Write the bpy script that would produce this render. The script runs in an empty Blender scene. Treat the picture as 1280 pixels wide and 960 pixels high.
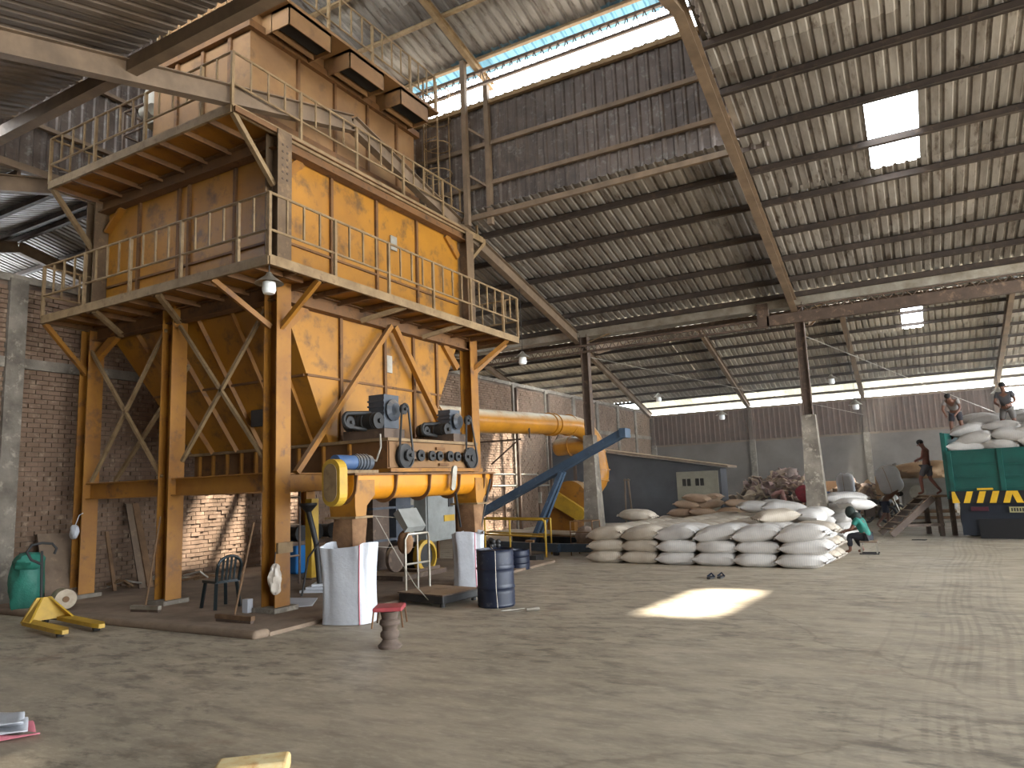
import bpy, bmesh, math, random
from mathutils import Vector, Matrix
random.seed(7)
S = bpy.context.scene
COL = S.collection
R = math.radians

# ---------------------------------------------------------------- camera
PITCH, ROLL, YAW, EYE = R(8.18), R(2.33), R(29.1), 1.8
_f0 = Vector((-math.sin(YAW), math.cos(YAW), 0)); _r0 = Vector((math.cos(YAW), math.sin(YAW), 0)); _u0 = Vector((0, 0, 1))
_fw = _f0 * math.cos(PITCH) + _u0 * math.sin(PITCH)
_up = -_f0 * math.sin(PITCH) + _u0 * math.cos(PITCH)
_R = _r0 * math.cos(ROLL) - _up * math.sin(ROLL)
_U = _r0 * math.sin(ROLL) + _up * math.cos(ROLL)
cam = bpy.data.cameras.new('camera'); camo = bpy.data.objects.new('camera', cam); COL.objects.link(camo)
m = Matrix.Identity(4)
for i in range(3):
    m[i][0], m[i][1], m[i][2] = _R[i], _U[i], -_fw[i]
m[0][3], m[1][3], m[2][3] = 0, 0, EYE
camo.matrix_world = m
cam.sensor_width = 36; cam.lens = 886 / 1280 * 36; cam.clip_end = 300; cam.clip_start = .05
S.camera = camo

# ---------------------------------------------------------------- world, sun, exposure
W = bpy.data.worlds.new('sky'); S.world = W; W.use_nodes = True
bg = W.node_tree.nodes['Background']
bg.inputs[0].default_value = (.88, .94, 1.0, 1); bg.inputs[1].default_value = 12.0
SUN_DIR = Vector((-3.15, -3.67, -8.0)).normalized()
sl = bpy.data.lights.new('sun', 'SUN'); sl.energy = 32; sl.angle = R(3.4); sl.color = (1, .93, .8)
so = bpy.data.objects.new('sun', sl); COL.objects.link(so)
so.rotation_euler = SUN_DIR.to_track_quat('-Z', 'Y').to_euler(); so.location = (8, 25, 30)
def portal(name, loc, rot, sx, sy):
    l = bpy.data.lights.new(name, 'AREA'); l.shape = 'RECTANGLE'; l.size = sx; l.size_y = sy
    l.cycles.is_portal = True
    o = bpy.data.objects.new(name, l); COL.objects.link(o); o.location = loc; o.rotation_euler = rot
portal('sky_portal', (15, 20, 3.6), (0, R(90), 0), 7.2, 52)
S.view_settings.view_transform = 'Standard'; S.view_settings.look = 'None'
S.view_settings.exposure = 0.45; S.view_settings.gamma = 1; S.view_settings.use_curve_mapping = False
S.cycles.use_denoising = True
S.cycles.max_bounces = 10; S.cycles.diffuse_bounces = 6; S.cycles.sample_clamp_indirect = 8
S.cycles.volume_step_rate = 4

# ---------------------------------------------------------------- helpers
def lin(h):
    h = h.lstrip('#'); c = [int(h[i:i + 2], 16) / 255 for i in (0, 2, 4)]
    return tuple(x / 12.92 if x <= .04045 else ((x + .055) / 1.055) ** 2.4 for x in c) + (1,)

def mat(name, c1, c2=None, scale=3.0, rough=.75, metal=0.0, c3=None, scale3=12.0, bump=0.0, dust=None, stretch=(1, 1, 1), t=(.35, .65), alpha=None, rand=0.0, coords='Object', trans=0.0, lo3=.55):
    M = bpy.data.materials.new(name); M.use_nodes = True
    nt = M.node_tree; N = nt.nodes; L = nt.links; b = N['Principled BSDF']
    b.inputs['Roughness'].default_value = rough; b.inputs['Metallic'].default_value = metal
    b.inputs['Base Color'].default_value = lin(c1)
    tc = N.new('ShaderNodeTexCoord'); mp = N.new('ShaderNodeMapping'); mp.inputs['Scale'].default_value = stretch
    L.new(tc.outputs[coords], mp.inputs[0])
    oi = N.new('ShaderNodeObjectInfo')
    off = N.new('ShaderNodeVectorMath'); off.operation = 'SCALE'; off.inputs[0].default_value = (37, 19, 53)
    L.new(oi.outputs['Random'], off.inputs['Scale']); L.new(off.outputs[0], mp.inputs['Location'])
    col = None
    def noise(sc, det=5):
        n = N.new('ShaderNodeTexNoise'); n.inputs['Scale'].default_value = sc; n.inputs['Detail'].default_value = det
        n.inputs['Roughness'].default_value = .65; L.new(mp.outputs[0], n.inputs['Vector']); return n
    def ramp(src, a, bb):
        r = N.new('ShaderNodeMapRange'); r.inputs[1].default_value = a; r.inputs[2].default_value = bb; L.new(src, r.inputs[0]); return r.outputs[0]
    def mix(fac, a, bcol):
        x = N.new('ShaderNodeMix'); x.data_type = 'RGBA'
        if isinstance(fac, float): x.inputs[0].default_value = fac
        else: L.new(fac, x.inputs[0])
        for i, c in ((6, a), (7, bcol)):
            if isinstance(c, tuple): x.inputs[i].default_value = c
            else: L.new(c, x.inputs[i])
        return x.outputs[2]
    if c2:
        n1 = noise(scale); col = mix(ramp(n1.outputs[0], *t), lin(c1), lin(c2))
    if c3:
        n2 = noise(scale3, 6); col = mix(ramp(n2.outputs[0], lo3, lo3 + .15), col if col else lin(c1), lin(c3))
    if dust:
        ge = N.new('ShaderNodeNewGeometry'); sx = N.new('ShaderNodeSeparateXYZ'); L.new(ge.outputs['Normal'], sx.inputs[0])
        n3 = noise(2.5); ad = N.new('ShaderNodeMath'); ad.operation = 'MULTIPLY'
        L.new(ramp(sx.outputs[2], .2, .75), ad.inputs[0]); L.new(ramp(n3.outputs[0], .2, .5), ad.inputs[1])
        col = mix(ad.outputs[0], col if col else lin(c1), lin(dust))
    if rand:
        hs = N.new('ShaderNodeHueSaturation'); mr = N.new('ShaderNodeMapRange')
        mr.inputs[3].default_value = 1 - rand; mr.inputs[4].default_value = 1 + rand
        L.new(oi.outputs['Random'], mr.inputs[0]); L.new(mr.outputs[0], hs.inputs['Value'])
        if col: L.new(col, hs.inputs['Color'])
        else: hs.inputs['Color'].default_value = lin(c1)
        col = hs.outputs[0]
    if col: L.new(col, b.inputs['Base Color'])
    if bump:
        nb = noise(scale3 * 1.5, 6); bm_ = N.new('ShaderNodeBump'); bm_.inputs['Strength'].default_value = bump; bm_.inputs['Distance'].default_value = .03
        L.new(nb.outputs[0], bm_.inputs['Height']); L.new(bm_.outputs[0], b.inputs['Normal'])
    if alpha is not None: b.inputs['Alpha'].default_value = alpha
    if trans:
        tr = N.new('ShaderNodeBsdfTranslucent'); mx = N.new('ShaderNodeMixShader'); mx.inputs[0].default_value = trans
        if col: L.new(col, tr.inputs[0])
        else: tr.inputs[0].default_value = lin(c1)
        out = N['Material Output']; L.new(b.outputs[0], mx.inputs[1]); L.new(tr.outputs[0], mx.inputs[2]); L.new(mx.outputs[0], out.inputs[0])
    return M

class MB:
    def __init__(s): s.v = []; s.f = []; s.mi = []; s.cur = 0
    def add(s, vs, fs):
        o = len(s.v); s.v += [tuple(x) for x in vs]
        for f in fs: s.f.append(tuple(i + o for i in f)); s.mi.append(s.cur)
        return s
    def box(s, c, d, rz=0):
        x, y, z = d[0] / 2, d[1] / 2, d[2] / 2; cs, sn = math.cos(rz), math.sin(rz); vs = []
        for k in (-z, z):
            for (a, b) in ((-x, -y), (x, -y), (x, y), (-x, y)):
                vs.append((c[0] + a * cs - b * sn, c[1] + a * sn + b * cs, c[2] + k))
        return s.add(vs, [(3, 2, 1, 0), (4, 5, 6, 7), (0, 1, 5, 4), (1, 2, 6, 5), (2, 3, 7, 6), (3, 0, 4, 7)])
    def bx(s, x0, x1, y0, y1, z0, z1):
        return s.box(((x0 + x1) / 2, (y0 + y1) / 2, (z0 + z1) / 2), (abs(x1 - x0), abs(y1 - y0), abs(z1 - z0)))
    def bar(s, p, q, w, h, up=(0, 0, 1)):
        p = Vector(p); q = Vector(q); d = (q - p).normalized(); u = Vector(up)
        if abs(d.dot(u)) > .99: u = Vector((0, 1, 0))
        a = d.cross(u).normalized(); b = a.cross(d).normalized()
        vs = []
        for e in (p, q):
            for (i, j) in ((-1, -1), (1, -1), (1, 1), (-1, 1)): vs.append(e + a * (w / 2 * i) + b * (h / 2 * j))
        return s.add(vs, [(3, 2, 1, 0), (4, 5, 6, 7), (0, 1, 5, 4), (1, 2, 6, 5), (2, 3, 7, 6), (3, 0, 4, 7)])
    def hbeam(s, p, q, depth, width, t=.018, up=(0, 0, 1)):
        p = Vector(p); q = Vector(q); d = (q - p).normalized(); u = Vector(up)
        if abs(d.dot(u)) > .99: u = Vector((1, 0, 0))
        a = d.cross(u).normalized(); b = a.cross(d).normalized()
        s.bar(p, q, t, depth - 2 * t, b)
        for k in (-1, 1):
            o = b * (k * (depth / 2 - t / 2)); s.bar(p + o, q + o, width, t, b)
        return s
    def tube(s, pts, r, n=8, caps=True, closed=False):
        pts = [Vector(p) for p in pts]; rs = r if isinstance(r, (list, tuple)) else [r] * len(pts)
        N_ = len(pts); vs = []; pa = None
        for i, p in enumerate(pts):
            if closed: d = pts[(i + 1) % N_] - pts[i - 1]
            else: d = pts[min(i + 1, N_ - 1)] - pts[max(i - 1, 0)]
            d = d.normalized()
            if pa is None:
                u = Vector((0, 0, 1)) if abs(d.z) < .9 else Vector((1, 0, 0)); a = d.cross(u).normalized()
            else:
                a = (pa - d * pa.dot(d)).normalized()
            pa = a; b = d.cross(a)
            for k in range(n):
                t = 2 * math.pi * k / n; vs.append(p + (a * math.cos(t) + b * math.sin(t)) * rs[i])
        fs = []
        for i in range(N_ if closed else N_ - 1):
            j = (i + 1) % N_
            for k in range(n):
                l = (k + 1) % n; fs.append((i * n + k, i * n + l, j * n + l, j * n + k))
        if caps and not closed:
            fs.append(tuple(range(n - 1, -1, -1))); fs.append(tuple((N_ - 1) * n + k for k in range(n)))
        return s.add(vs, fs)
    def lathe(s, prof, c=(0, 0, 0), n=20, axis=(0, 0, 1), caps=True):
        ax = Vector(axis).normalized(); u = Vector((1, 0, 0)) if abs(ax.x) < .9 else Vector((0, 1, 0))
        a = (u - ax * ax.dot(u)).normalized(); b = ax.cross(a); c = Vector(c); vs = []
        for (r, z) in prof:
            for k in range(n):
                t = 2 * math.pi * k / n; vs.append(c + ax * z + (a * math.cos(t) + b * math.sin(t)) * r)
        fs = []
        for i in range(len(prof) - 1):
            for k in range(n):
                l = (k + 1) % n; fs.append((i * n + k, i * n + l, (i + 1) * n + l, (i + 1) * n + k))
        if caps and prof[0][0] > 1e-4: fs.append(tuple(range(n - 1, -1, -1)))
        if caps and prof[-1][0] > 1e-4: fs.append(tuple((len(prof) - 1) * n + k for k in range(n)))
        return s.add(vs, fs)
    def prism(s, poly, d):
        n = len(poly); d = Vector(d); vs = [Vector(p) for p in poly] + [Vector(p) + d for p in poly]
        return s.add(vs, [tuple(range(n - 1, -1, -1)), tuple(range(n, 2 * n))] + [(i, (i + 1) % n, (i + 1) % n + n, i + n) for i in range(n)])
    def ell(s, c, r, n=12, m=8):
        prof = [(max(math.sin(math.pi * i / m), 0) , -math.cos(math.pi * i / m)) for i in range(m + 1)]
        vs = []; c = Vector(c)
        for (q, z) in prof:
            for k in range(n):
                t = 2 * math.pi * k / n; vs.append((c.x + r[0] * q * math.cos(t), c.y + r[1] * q * math.sin(t), c.z + r[2] * z))
        fs = []
        for i in range(m):
            for k in range(n):
                l = (k + 1) % n; fs.append((i * n + k, i * n + l, (i + 1) * n + l, (i + 1) * n + k))
        return s.add(vs, fs)
    def build(s, name, material, parent=None, smooth=False, world=True, weld=False, label=None):
        me = bpy.data.meshes.new(name)
        off = Vector((0, 0, 0))
        if parent is not None and world: off = parent.get('_o') and Vector(parent['_o']) or off
        me.from_pydata([(a - off.x, b - off.y, c - off.z) for a, b, c in s.v], [], s.f)
        for mm in (material if isinstance(material, (list, tuple)) else [material]): me.materials.append(mm)
        if max(s.mi or [0]) > 0: me.polygons.foreach_set('material_index', s.mi)
        bm = bmesh.new(); bm.from_mesh(me)
        if weld: bmesh.ops.remove_doubles(bm, verts=bm.verts, dist=1e-4)
        bmesh.ops.recalc_face_normals(bm, faces=bm.faces); bm.to_mesh(me); bm.free()
        if smooth:
            me.polygons.foreach_set('use_smooth', [True] * len(me.polygons)); me.set_sharp_from_angle(angle=R(40))
        o = bpy.data.objects.new(name, me); COL.objects.link(o)
        if parent is not None:
            o.parent = parent
            if world and parent.get('_o'): o['_o'] = list(parent['_o'])
        if label: o['label'] = label
        return o

def tag(o, label, cat, group=None, kind=None):
    o['label'] = label; o['category'] = cat
    if group: o['group'] = group
    if kind: o['kind'] = kind
    return o
def thing(name, label, cat, loc=(0, 0, 0), rz=0, group=None, kind=None):
    o = bpy.data.objects.new(name, None); COL.objects.link(o); o.location = loc; o.rotation_euler = (0, 0, rz)
    o.empty_display_size = .2; o['_o'] = list(loc)
    return tag(o, label, cat, group, kind)
def inst(src, parent, loc, rot=(0, 0, 0), scale=None, name=None):
    o = src.copy(); COL.objects.link(o); o.parent = parent; o.location = loc; o.rotation_euler = rot
    if scale: o.scale = scale
    if name: o.name = name
    return o
def copy_tree(o, parent=None):
    c = o.copy(); COL.objects.link(c); c.parent = parent
    for ch in list(o.children): copy_tree(ch, c)
    return c
def mesh_only(name, mb, material, smooth=False):
    o = mb.build(name, material, smooth=smooth); me = o.data; bpy.data.objects.remove(o); return me
def place(name, me, parent, loc, rot=(0, 0, 0), scale=(1, 1, 1)):
    o = bpy.data.objects.new(name, me); COL.objects.link(o); o.parent = parent
    off = Vector(parent['_o']) if parent is not None and parent.get('_o') else Vector((0, 0, 0))
    o.location = Vector(loc) - off; o.rotation_euler = rot; o.scale = scale
    return o

# ---------------------------------------------------------------- materials
M = {}
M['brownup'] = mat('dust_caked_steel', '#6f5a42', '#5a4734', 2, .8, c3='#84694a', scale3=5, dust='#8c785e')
M['floor'] = mat('dusty_concrete', '#a58f74', '#7d6a55', .55, .8, c3='#c0ab8c', scale3=2.2, bump=.25, t=(.3, .7))
M['slab'] = mat('slab_concrete', '#8d7a66', '#6d5c4c', 1.2, .9, bump=.3)
M['conc'] = mat('weathered_concrete', '#8a8174', '#5f574d', 1.6, .9, c3='#a39a8a', scale3=6, bump=.3)
M['dado'] = mat('grey_render', '#6f6862', '#5a534e', .8, .95, bump=.15)
M['brick'] = mat('red_brick', '#836a57', '#6b5644', 1.3, .95, c3='#9a8570', scale3=5, bump=.3, lo3=.54)
M['mortar'] = mat('mortar', '#7b6a5c', '#5c4d42', 2, .95)
M['roof'] = mat('old_roof_sheet', '#98928a', '#726a61', 1.1, .6, c3='#514439', scale3=3.0, metal=.25, rand=.16, stretch=(2.5, .6, 1))
M['roof_b'] = mat('back_roof_sheet', '#bdb6a8', '#978e80', .7, .5, c3='#7d7060', scale3=2.0, metal=.2, rand=.12, stretch=(2, .6, 1))
M['siding'] = mat('dark_siding', '#655950', '#4c423c', .8, .6, c3='#7c766f', scale3=2.5, metal=.25, rand=.15, stretch=(3, 3, .5))
M['siding_b'] = mat('brown_siding', '#5d473b', '#4b382e', .8, .8, metal=.0, rand=.1, stretch=(3, 3, .5))
M['clear'] = mat('translucent_sheet', '#6c8a96', '#78959f', 2, .4, trans=.5, rand=.1)
M['roof_n'] = mat('brown_dust_roof_sheet', '#6d5e4f', '#51463b', 1.1, .75, c3='#41362c', scale3=3.0, rand=.14, stretch=(2.5, .6, 1))
M['clear_c'] = mat('cream_translucent_sheet', '#b2b0a6', '#bebcb0', 2, .4, trans=.5, rand=.15)
M['skylight'] = mat('skylight_sheet', '#ffffff', rough=.3, trans=.9)
M['steel'] = mat('brown_steel', '#5b4a3d', '#46372d', 2, .7, c3='#7a6450', scale3=6, dust='#a18a70')
M['steel_t'] = mat('dusty_tan_steel', '#7c6853', '#635342', 2, .75, dust='#a78d6c')
M['galv'] = mat('galvanised', '#b3aea2', '#857c6d', 1.5, .45, metal=.6)
M['orange'] = mat('orange_paint', '#a8721a', '#91611c', .8, .5, c3='#664824', scale3=2.2, dust='#8f7757', bump=.06, lo3=.52)
M['orange_d'] = mat('orange_steelwork', '#9d6a1e', '#86571c', 1.4, .55, c3='#66452a', scale3=3.5, dust='#8c7558', lo3=.54)
M['rust'] = mat('rusty_orange', '#75502a', '#5d4024', 1.6, .75, c3='#46301c', scale3=5, dust='#8d7355')
M['tan'] = mat('dusty_tan_panel', '#8d6a42', '#785838', 1.0, .75, c3='#6b5036', scale3=3, dust='#86705a', lo3=.57)
M['rail'] = mat('dusty_rail', '#8d7553', '#745d3f', 3, .7, c3='#6a5134', scale3=8)
M['dark'] = mat('inside_shade_black', '#17130f', rough=.9)  # near-black colour painted for the shade inside openings
M['black'] = mat('black_rubber', '#1d1c1c', '#2c2a28', 4, .6)
M['purlin'] = mat('dark_purlin', '#42372f', '#342b25', 2, .75, c3='#54463a', scale3=6)
M['motor'] = mat('grey_blue_motor', '#4a4f57', '#3a3f46', 4, .5, dust='#857a6c')
M['motor_blue'] = mat('blue_motor', '#35537f', '#4b5f7c', 4, .5)
M['yellow'] = mat('yellow_paint', '#c0992f', '#a5842c', 3, .5, c3='#9a7b35', scale3=6, lo3=.6)
M['brightyel'] = mat('bright_orange_yellow', '#cd8716', '#bd780f', 2, .45, c3='#a8690f', scale3=5, lo3=.6)
M['white_sack'] = mat('white_woven_sack', '#d8d6d3', '#bfbcb8', 3, .6, bump=.15)
M['grey_cab'] = mat('grey_cabinet', '#8e908c', '#7b7c78', 3, .5)
M['cloth'] = mat('brown_sleeve', '#8c6a4a', '#6c4d33', 5, .9, bump=.3)
M['bluedrum'] = mat('navy_drum', '#111829', '#182136', 4, .45, c3='#4a4a4c', scale3=8, lo3=.62)
M['blue'] = mat('blue_steel', '#3f5164', '#344454', 3, .5, c3='#6c7680', scale3=9, lo3=.6)
M['wood'] = mat('old_wood', '#7c5f43', '#5e4630', 5, .85)
M['lampglass'] = mat('lamp_glass', '#eef0ee', rough=.3)
# ================================================================ SETTING
XL, XR = -14.8, 14.0            # left partition wall, open right side
YV, YB = 20.4, 45.0             # valley column line, back wall
YRIDGE, YNEAR = 9.9, -6.0
def z1(y): return 6.62 + .25 * (20 - y)                    # front hall, far slope (purlin plane)
def z0(y): return z1(YRIDGE) - .28 * (YRIDGE - y)          # front hall, near slope
YR2 = 32.7
def z2(y): return 6.15 + .277 * (45 - y)                   # back hall, far slope
def z3(y): return z2(YR2) - .277 * (YR2 - y)               # back hall, near slope
# --- floor
g = MB(); n = 60
x0, x1, y0, y1 = -32, 30, -12, 60
g.add([(x0, y0, 0), (x1, y0, 0), (x1, y1, 0), (x0, y1, 0)], [(0, 1, 2, 3)])
floor = g.build('floor', M['floor']); tag(floor, 'dusty worn concrete warehouse floor with scuffs and tyre marks', 'floor', kind='structure')
# floor material: streaky dust, scuffs, tyre tracks
nt = M['floor'].node_tree; N = nt.nodes; L = nt.links
b = N['Principled BSDF']; tc = N.new('ShaderNodeTexCoord')
def nz(scale, det, rot, st):
    mp = N.new('ShaderNodeMapping'); mp.inputs['Rotation'].default_value = (0, 0, rot); mp.inputs['Scale'].default_value = st
    L.new(tc.outputs['Object'], mp.inputs[0]); t = N.new('ShaderNodeTexNoise'); t.inputs['Scale'].default_value = scale; t.inputs['Detail'].default_value = det
    t.inputs['Roughness'].default_value = .7; L.new(mp.outputs[0], t.inputs['Vector']); return t.outputs[0]
def rg(src, a, c, lo=0, hi=1):
    r = N.new('ShaderNodeMapRange'); r.inputs[1].default_value = a; r.inputs[2].default_value = c; r.inputs[3].default_value = lo; r.inputs[4].default_value = hi; L.new(src, r.inputs[0]); return r.outputs[0]
def mx(f, a, c):
    x = N.new('ShaderNodeMix'); x.data_type = 'RGBA'; L.new(f, x.inputs[0])
    for i, k in ((6, a), (7, c)):
        if isinstance(k, tuple): x.inputs[i].default_value = k
        else: L.new(k, x.inputs[i])
    return x.outputs[2]
big = nz(.35, 6, .4, (1, 1, 1)); streak = nz(1.1, 7, R(-18), (1, 3.2, 1)); fine = nz(7, 6, R(20), (1, 2.0, 1))
c = mx(rg(big, .35, .65), lin('#b3a792'), lin('#a09480'))
c = mx(rg(streak, .42, .7, 0, .85), c, lin('#7d7263'))
c = mx(rg(fine, .5, .75, 0, .5), c, lin('#c9bda8'))
# tyre tracks running toward the truck on the open side
sep = N.new('ShaderNodeSeparateXYZ'); mp = N.new('ShaderNodeMapping'); mp.inputs['Rotation'].default_value = (0, 0, R(3)); L.new(tc.outputs['Object'], mp.inputs[0]); L.new(mp.outputs[0], sep.inputs[0])
def band(x, w):
    a = N.new('ShaderNodeMath'); a.operation = 'SUBTRACT'; L.new(sep.outputs[0], a.inputs[0]); a.inputs[1].default_value = x
    a2 = N.new('ShaderNodeMath'); a2.operation = 'ABSOLUTE'; L.new(a.outputs[0], a2.inputs[0]); return rg(a2.outputs[0], w, w * .6)
wob = nz(.12, 1, 0, (.3, 1, 1)); wa = N.new('ShaderNodeMath'); wa.operation = 'MULTIPLY_ADD'; L.new(wob, wa.inputs[0]); wa.inputs[1].default_value = .9; L.new(sep.outputs[0], wa.inputs[2])
class _S: pass
sep2 = _S(); sep2.outputs = [wa.outputs[0]]
def band2(src, x, w):
    a = N.new('ShaderNodeMath'); a.operation = 'SUBTRACT'; L.new(src, a.inputs[0]); a.inputs[1].default_value = x
    a2 = N.new('ShaderNodeMath'); a2.operation = 'ABSOLUTE'; L.new(a.outputs[0], a2.inputs[0]); return rg(a2.outputs[0], w, w * .5)
wv = N.new('ShaderNodeTexWave'); wv.wave_type = 'BANDS'; wv.bands_direction = 'Y'; wv.inputs['Scale'].default_value = 4.5; wv.inputs['Distortion'].default_value = .6
L.new(tc.outputs['Object'], wv.inputs[0]); brk = nz(.8, 3, 0, (1, 1, 1))
for xx, w_, dk in ((.02, .03, .5), (.11, .02, .4), (.2, .035, .55), (.29, .02, .45), (.38, .03, .5), (.52, .02, .35), (.62, .04, .5), (.72, .02, .45), (.81, .03, .5), (-.25, .02, .3), (-.5, .025, .3), (1.5, .04, .3), (1.62, .03, .3)):
    mu = N.new('ShaderNodeMath'); mu.operation = 'MULTIPLY'; L.new(band2(sep2.outputs[0], xx, w_), mu.inputs[0])
    m2_ = N.new('ShaderNodeMath'); m2_.operation = 'MULTIPLY'; L.new(rg(wv.outputs[1], .25, .75, .35, 1.0), m2_.inputs[0]); L.new(rg(brk, .35, .6, 0, dk), m2_.inputs[1]); L.new(m2_.outputs[0], mu.inputs[1])
    c = mx(mu.outputs[0], c, lin('#6b6051'))
# hairline cracks and a rusty stain
vo = N.new('ShaderNodeTexVoronoi'); vo.feature = 'DISTANCE_TO_EDGE'; vo.inputs['Scale'].default_value = .11; mpv = N.new('ShaderNodeMapping'); L.new(tc.outputs['Object'], mpv.inputs[0])
dn = N.new('ShaderNodeTexNoise'); dn.inputs['Scale'].default_value = 1.4; dn.inputs['Detail'].default_value = 5; L.new(tc.outputs['Object'], dn.inputs['Vector']); ad_ = N.new('ShaderNodeVectorMath'); ad_.operation = 'MULTIPLY_ADD'; L.new(dn.outputs['Color'], ad_.inputs[0]); ad_.inputs[1].default_value = (.9, .9, 0); L.new(mpv.outputs[0], ad_.inputs[2]); L.new(ad_.outputs[0], vo.inputs['Vector'])
c = mx(rg(vo.outputs['Distance'], .0035, .0005, 0, .4), c, lin('#6d6151'))
smu = nz(2.4, 7, R(-30), (1, 2.2, 1)); smk = nz(.3, 2, 0, (1, 1, 1)); mu = N.new('ShaderNodeMath'); mu.operation = 'MULTIPLY'; L.new(rg(smu, .5, .62), mu.inputs[0]); L.new(rg(smk, .4, .55, 0, .75), mu.inputs[1]); c = mx(mu.outputs[0], c, lin('#5f574c'))
rs = nz(.9, 4, 0, (1, 1, 1)); mu = N.new('ShaderNodeMath'); mu.operation = 'MULTIPLY'; L.new(rg(rs, .62, .72), mu.inputs[0]); mu.inputs[1].default_value = .35; c = mx(mu.outputs[0], c, lin('#86664e'))
L.new(c, b.inputs['Base Color'])
rr = rg(big, .3, .7, .42, .7); L.new(rr, b.inputs['Roughness'])
bp = N.new('ShaderNodeBump'); bp.inputs['Strength'].default_value = .35; bp.inputs['Distance'].default_value = .02; L.new(streak, bp.inputs['Height']); L.new(bp.outputs[0], b.inputs['Normal'])

# --- raised slab under the machine, with a rounded kerb
sb = thing('machine_slab', 'low raised concrete slab with rounded kerb under the orange hopper tower', 'slab', (-11, 9, 0), kind='structure')
MB().bx(-14.75, -7.5, 6.75, 15.2, -.02, .05).build('slab_top', M['slab'], sb)
o = MB().bx(-14.72, -7.5, 6.5, 6.78, -.02, .1).build('kerb', M['slab'], sb); bv = o.modifiers.new('b', 'BEVEL'); bv.width = .06; bv.segments = 4

# --- left brick wall with concrete pilasters; real bricks
wl = thing('wall_left', 'tall dark brick partition wall with concrete pilasters behind the orange tower', 'wall', (XL, 20, 0), kind='structure')
MB().bx(XL - .3, XL - .03, YNEAR, YB, 0, 6.12).build('mortar_core', M['mortar'], wl)
bl, bh, gap = .235, .082, .012
rows = int(6.1 / (bh + gap)); near = []; rest = MB()
pil = [7.0, 20.4, 23.5, 26.6, 29.7, 32.8, 35.9, 39.0, 42.0]
brick_me = []
for vv in range(4):
    q = MB(); q.box((0, 0, 0), (.06, bl - gap * random.uniform(.6, 1.6), bh - .004 * random.random())); brick_me.append(mesh_only('brick', q, M['brick']))
cand = []
for r_ in range(rows):
    z = .045 + r_ * (bh + gap); y = 4.6 + (r_ % 2) * bl / 2
    while y < YB:
        far = y > 17
        cand.append((y, z)); y += bl
def bkey(t): # nearest and least hidden first
    y, z = t
    return (0 if (9.6 < y < 13.2 and .1 < z < 1.75) else 1, abs(y - 11.2) + abs(z - .9))
cand.sort(key=bkey)
for i, (y, z) in enumerate(cand):
    dx = random.uniform(-.012, .012)
    if i < 300:
        place('brick', brick_me[i % 4], wl, (XL + dx - .01, y + bl / 2, z))
    else:
        rest.box((XL + dx - .01, y + bl / 2, z), (.06, bl - gap * random.uniform(.6, 1.5), bh - .006 * random.random()))
rb = rest.build('brick_courses', M['brick'], wl); rb['kind'] = 'stuff'
for y in pil:
    MB().bx(XL - .2, XL + .1, y - .16, y + .16, 0, 6.15).build('pilaster', M['conc'], wl)
MB().bx(XL - .2, XL + .045, YNEAR, YB, 4.42, 4.62).build('tie_beam', M['conc'], wl)
MB().bx(XL - .32, XL + .05, YNEAR, YB, 6.1, 6.24).build('coping', M['conc'], wl)

# --- back wall: rendered masonry below, brown siding above, bright opening on the open side
wb = thing('wall_back', 'far grey rendered wall with brown corrugated siding above', 'wall', (0, YB, 0), kind='structure')
MB().bx(-27, 26, YB, YB + .25, 0, 3.95).build('rendered_wall', M['dado'], wb)
MB().bx(-27, 26, YB - .05, YB, 3.9, 4.02).build('ledge', M['steel_t'], wb)
def sheet(w, l, h=.036, pitch=.2, axis=2):
    """trapezoid corrugated sheet in local x (across) and y (along), thin solid"""
    q = MB(); prof = []; x = -w / 2; n_ = int(round(w / pitch)); pitch = w / n_
    for i in range(n_):
        prof += [(x, 0), (x + pitch * .55, 0), (x + pitch * .66, h), (x + pitch * .86, h)]; x += pitch
    prof.append((x, 0)); k_ = len(prof); vs = []
    for yy in (-l / 2, l / 2):
        for zz in (0, -.004):
            for (a, c_) in prof: vs.append((a, yy, c_ + zz))
    fs = []
    for i in range(k_ - 1):
        fs.append((i, i + 1, 2 * k_ + i + 1, 2 * k_ + i)); fs.append((k_ + i, 3 * k_ + i, 3 * k_ + i + 1, k_ + i + 1))
        fs.append((i, k_ + i, k_ + i + 1, i + 1)); fs.append((2 * k_ + i, 2 * k_ + i + 1, 3 * k_ + i + 1, 3 * k_ + i))
    fs.append((0, 2 * k_, 3 * k_, k_)); fs.append((k_ - 1, 2 * k_ - 1, 4 * k_ - 1, 3 * k_ - 1))
    return q.add(vs, fs)
me = mesh_only('siding_sheet', sheet(1.2, 2.0, .04, .3), M['siding_b'])
x = -14.2
while x < 26:
    if not (4.3 < x < 12.0): place('siding_sheet', me, wb, (x, YB - .02, 5.0), (R(90), 0, 0))
    x += 1.2
x = -26
while x < -14.8: place('siding_sheet', me, wb, (x, YB - .02, 5.0), (R(90), 0, 0)); x += 1.2
for zz in (4.35, 4.95, 5.5): MB().bar((4.6, YB - .03, zz), (12.4, YB - .03, zz + .25), .05, .05).build('window_bar', M['steel_t'], wb)
for x in (-14.6, -8.4, -2.15, 4.1, 10.35):
    q = MB(); q.bx(x - .16, x + .16, YB - .22, YB, 0, 4.0); q.build('pilaster', M['conc'], wb)
    q = MB(); q.bx(x - .1, x + .1, YB - .2, YB, 4.0, 6.0); q.build('post', M['steel'], wb)
MB().bx(-15, 26, YB - .14, YB - .06, 5.86, 5.98).build('eave_rail', M['steel_t'], wb)

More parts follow.
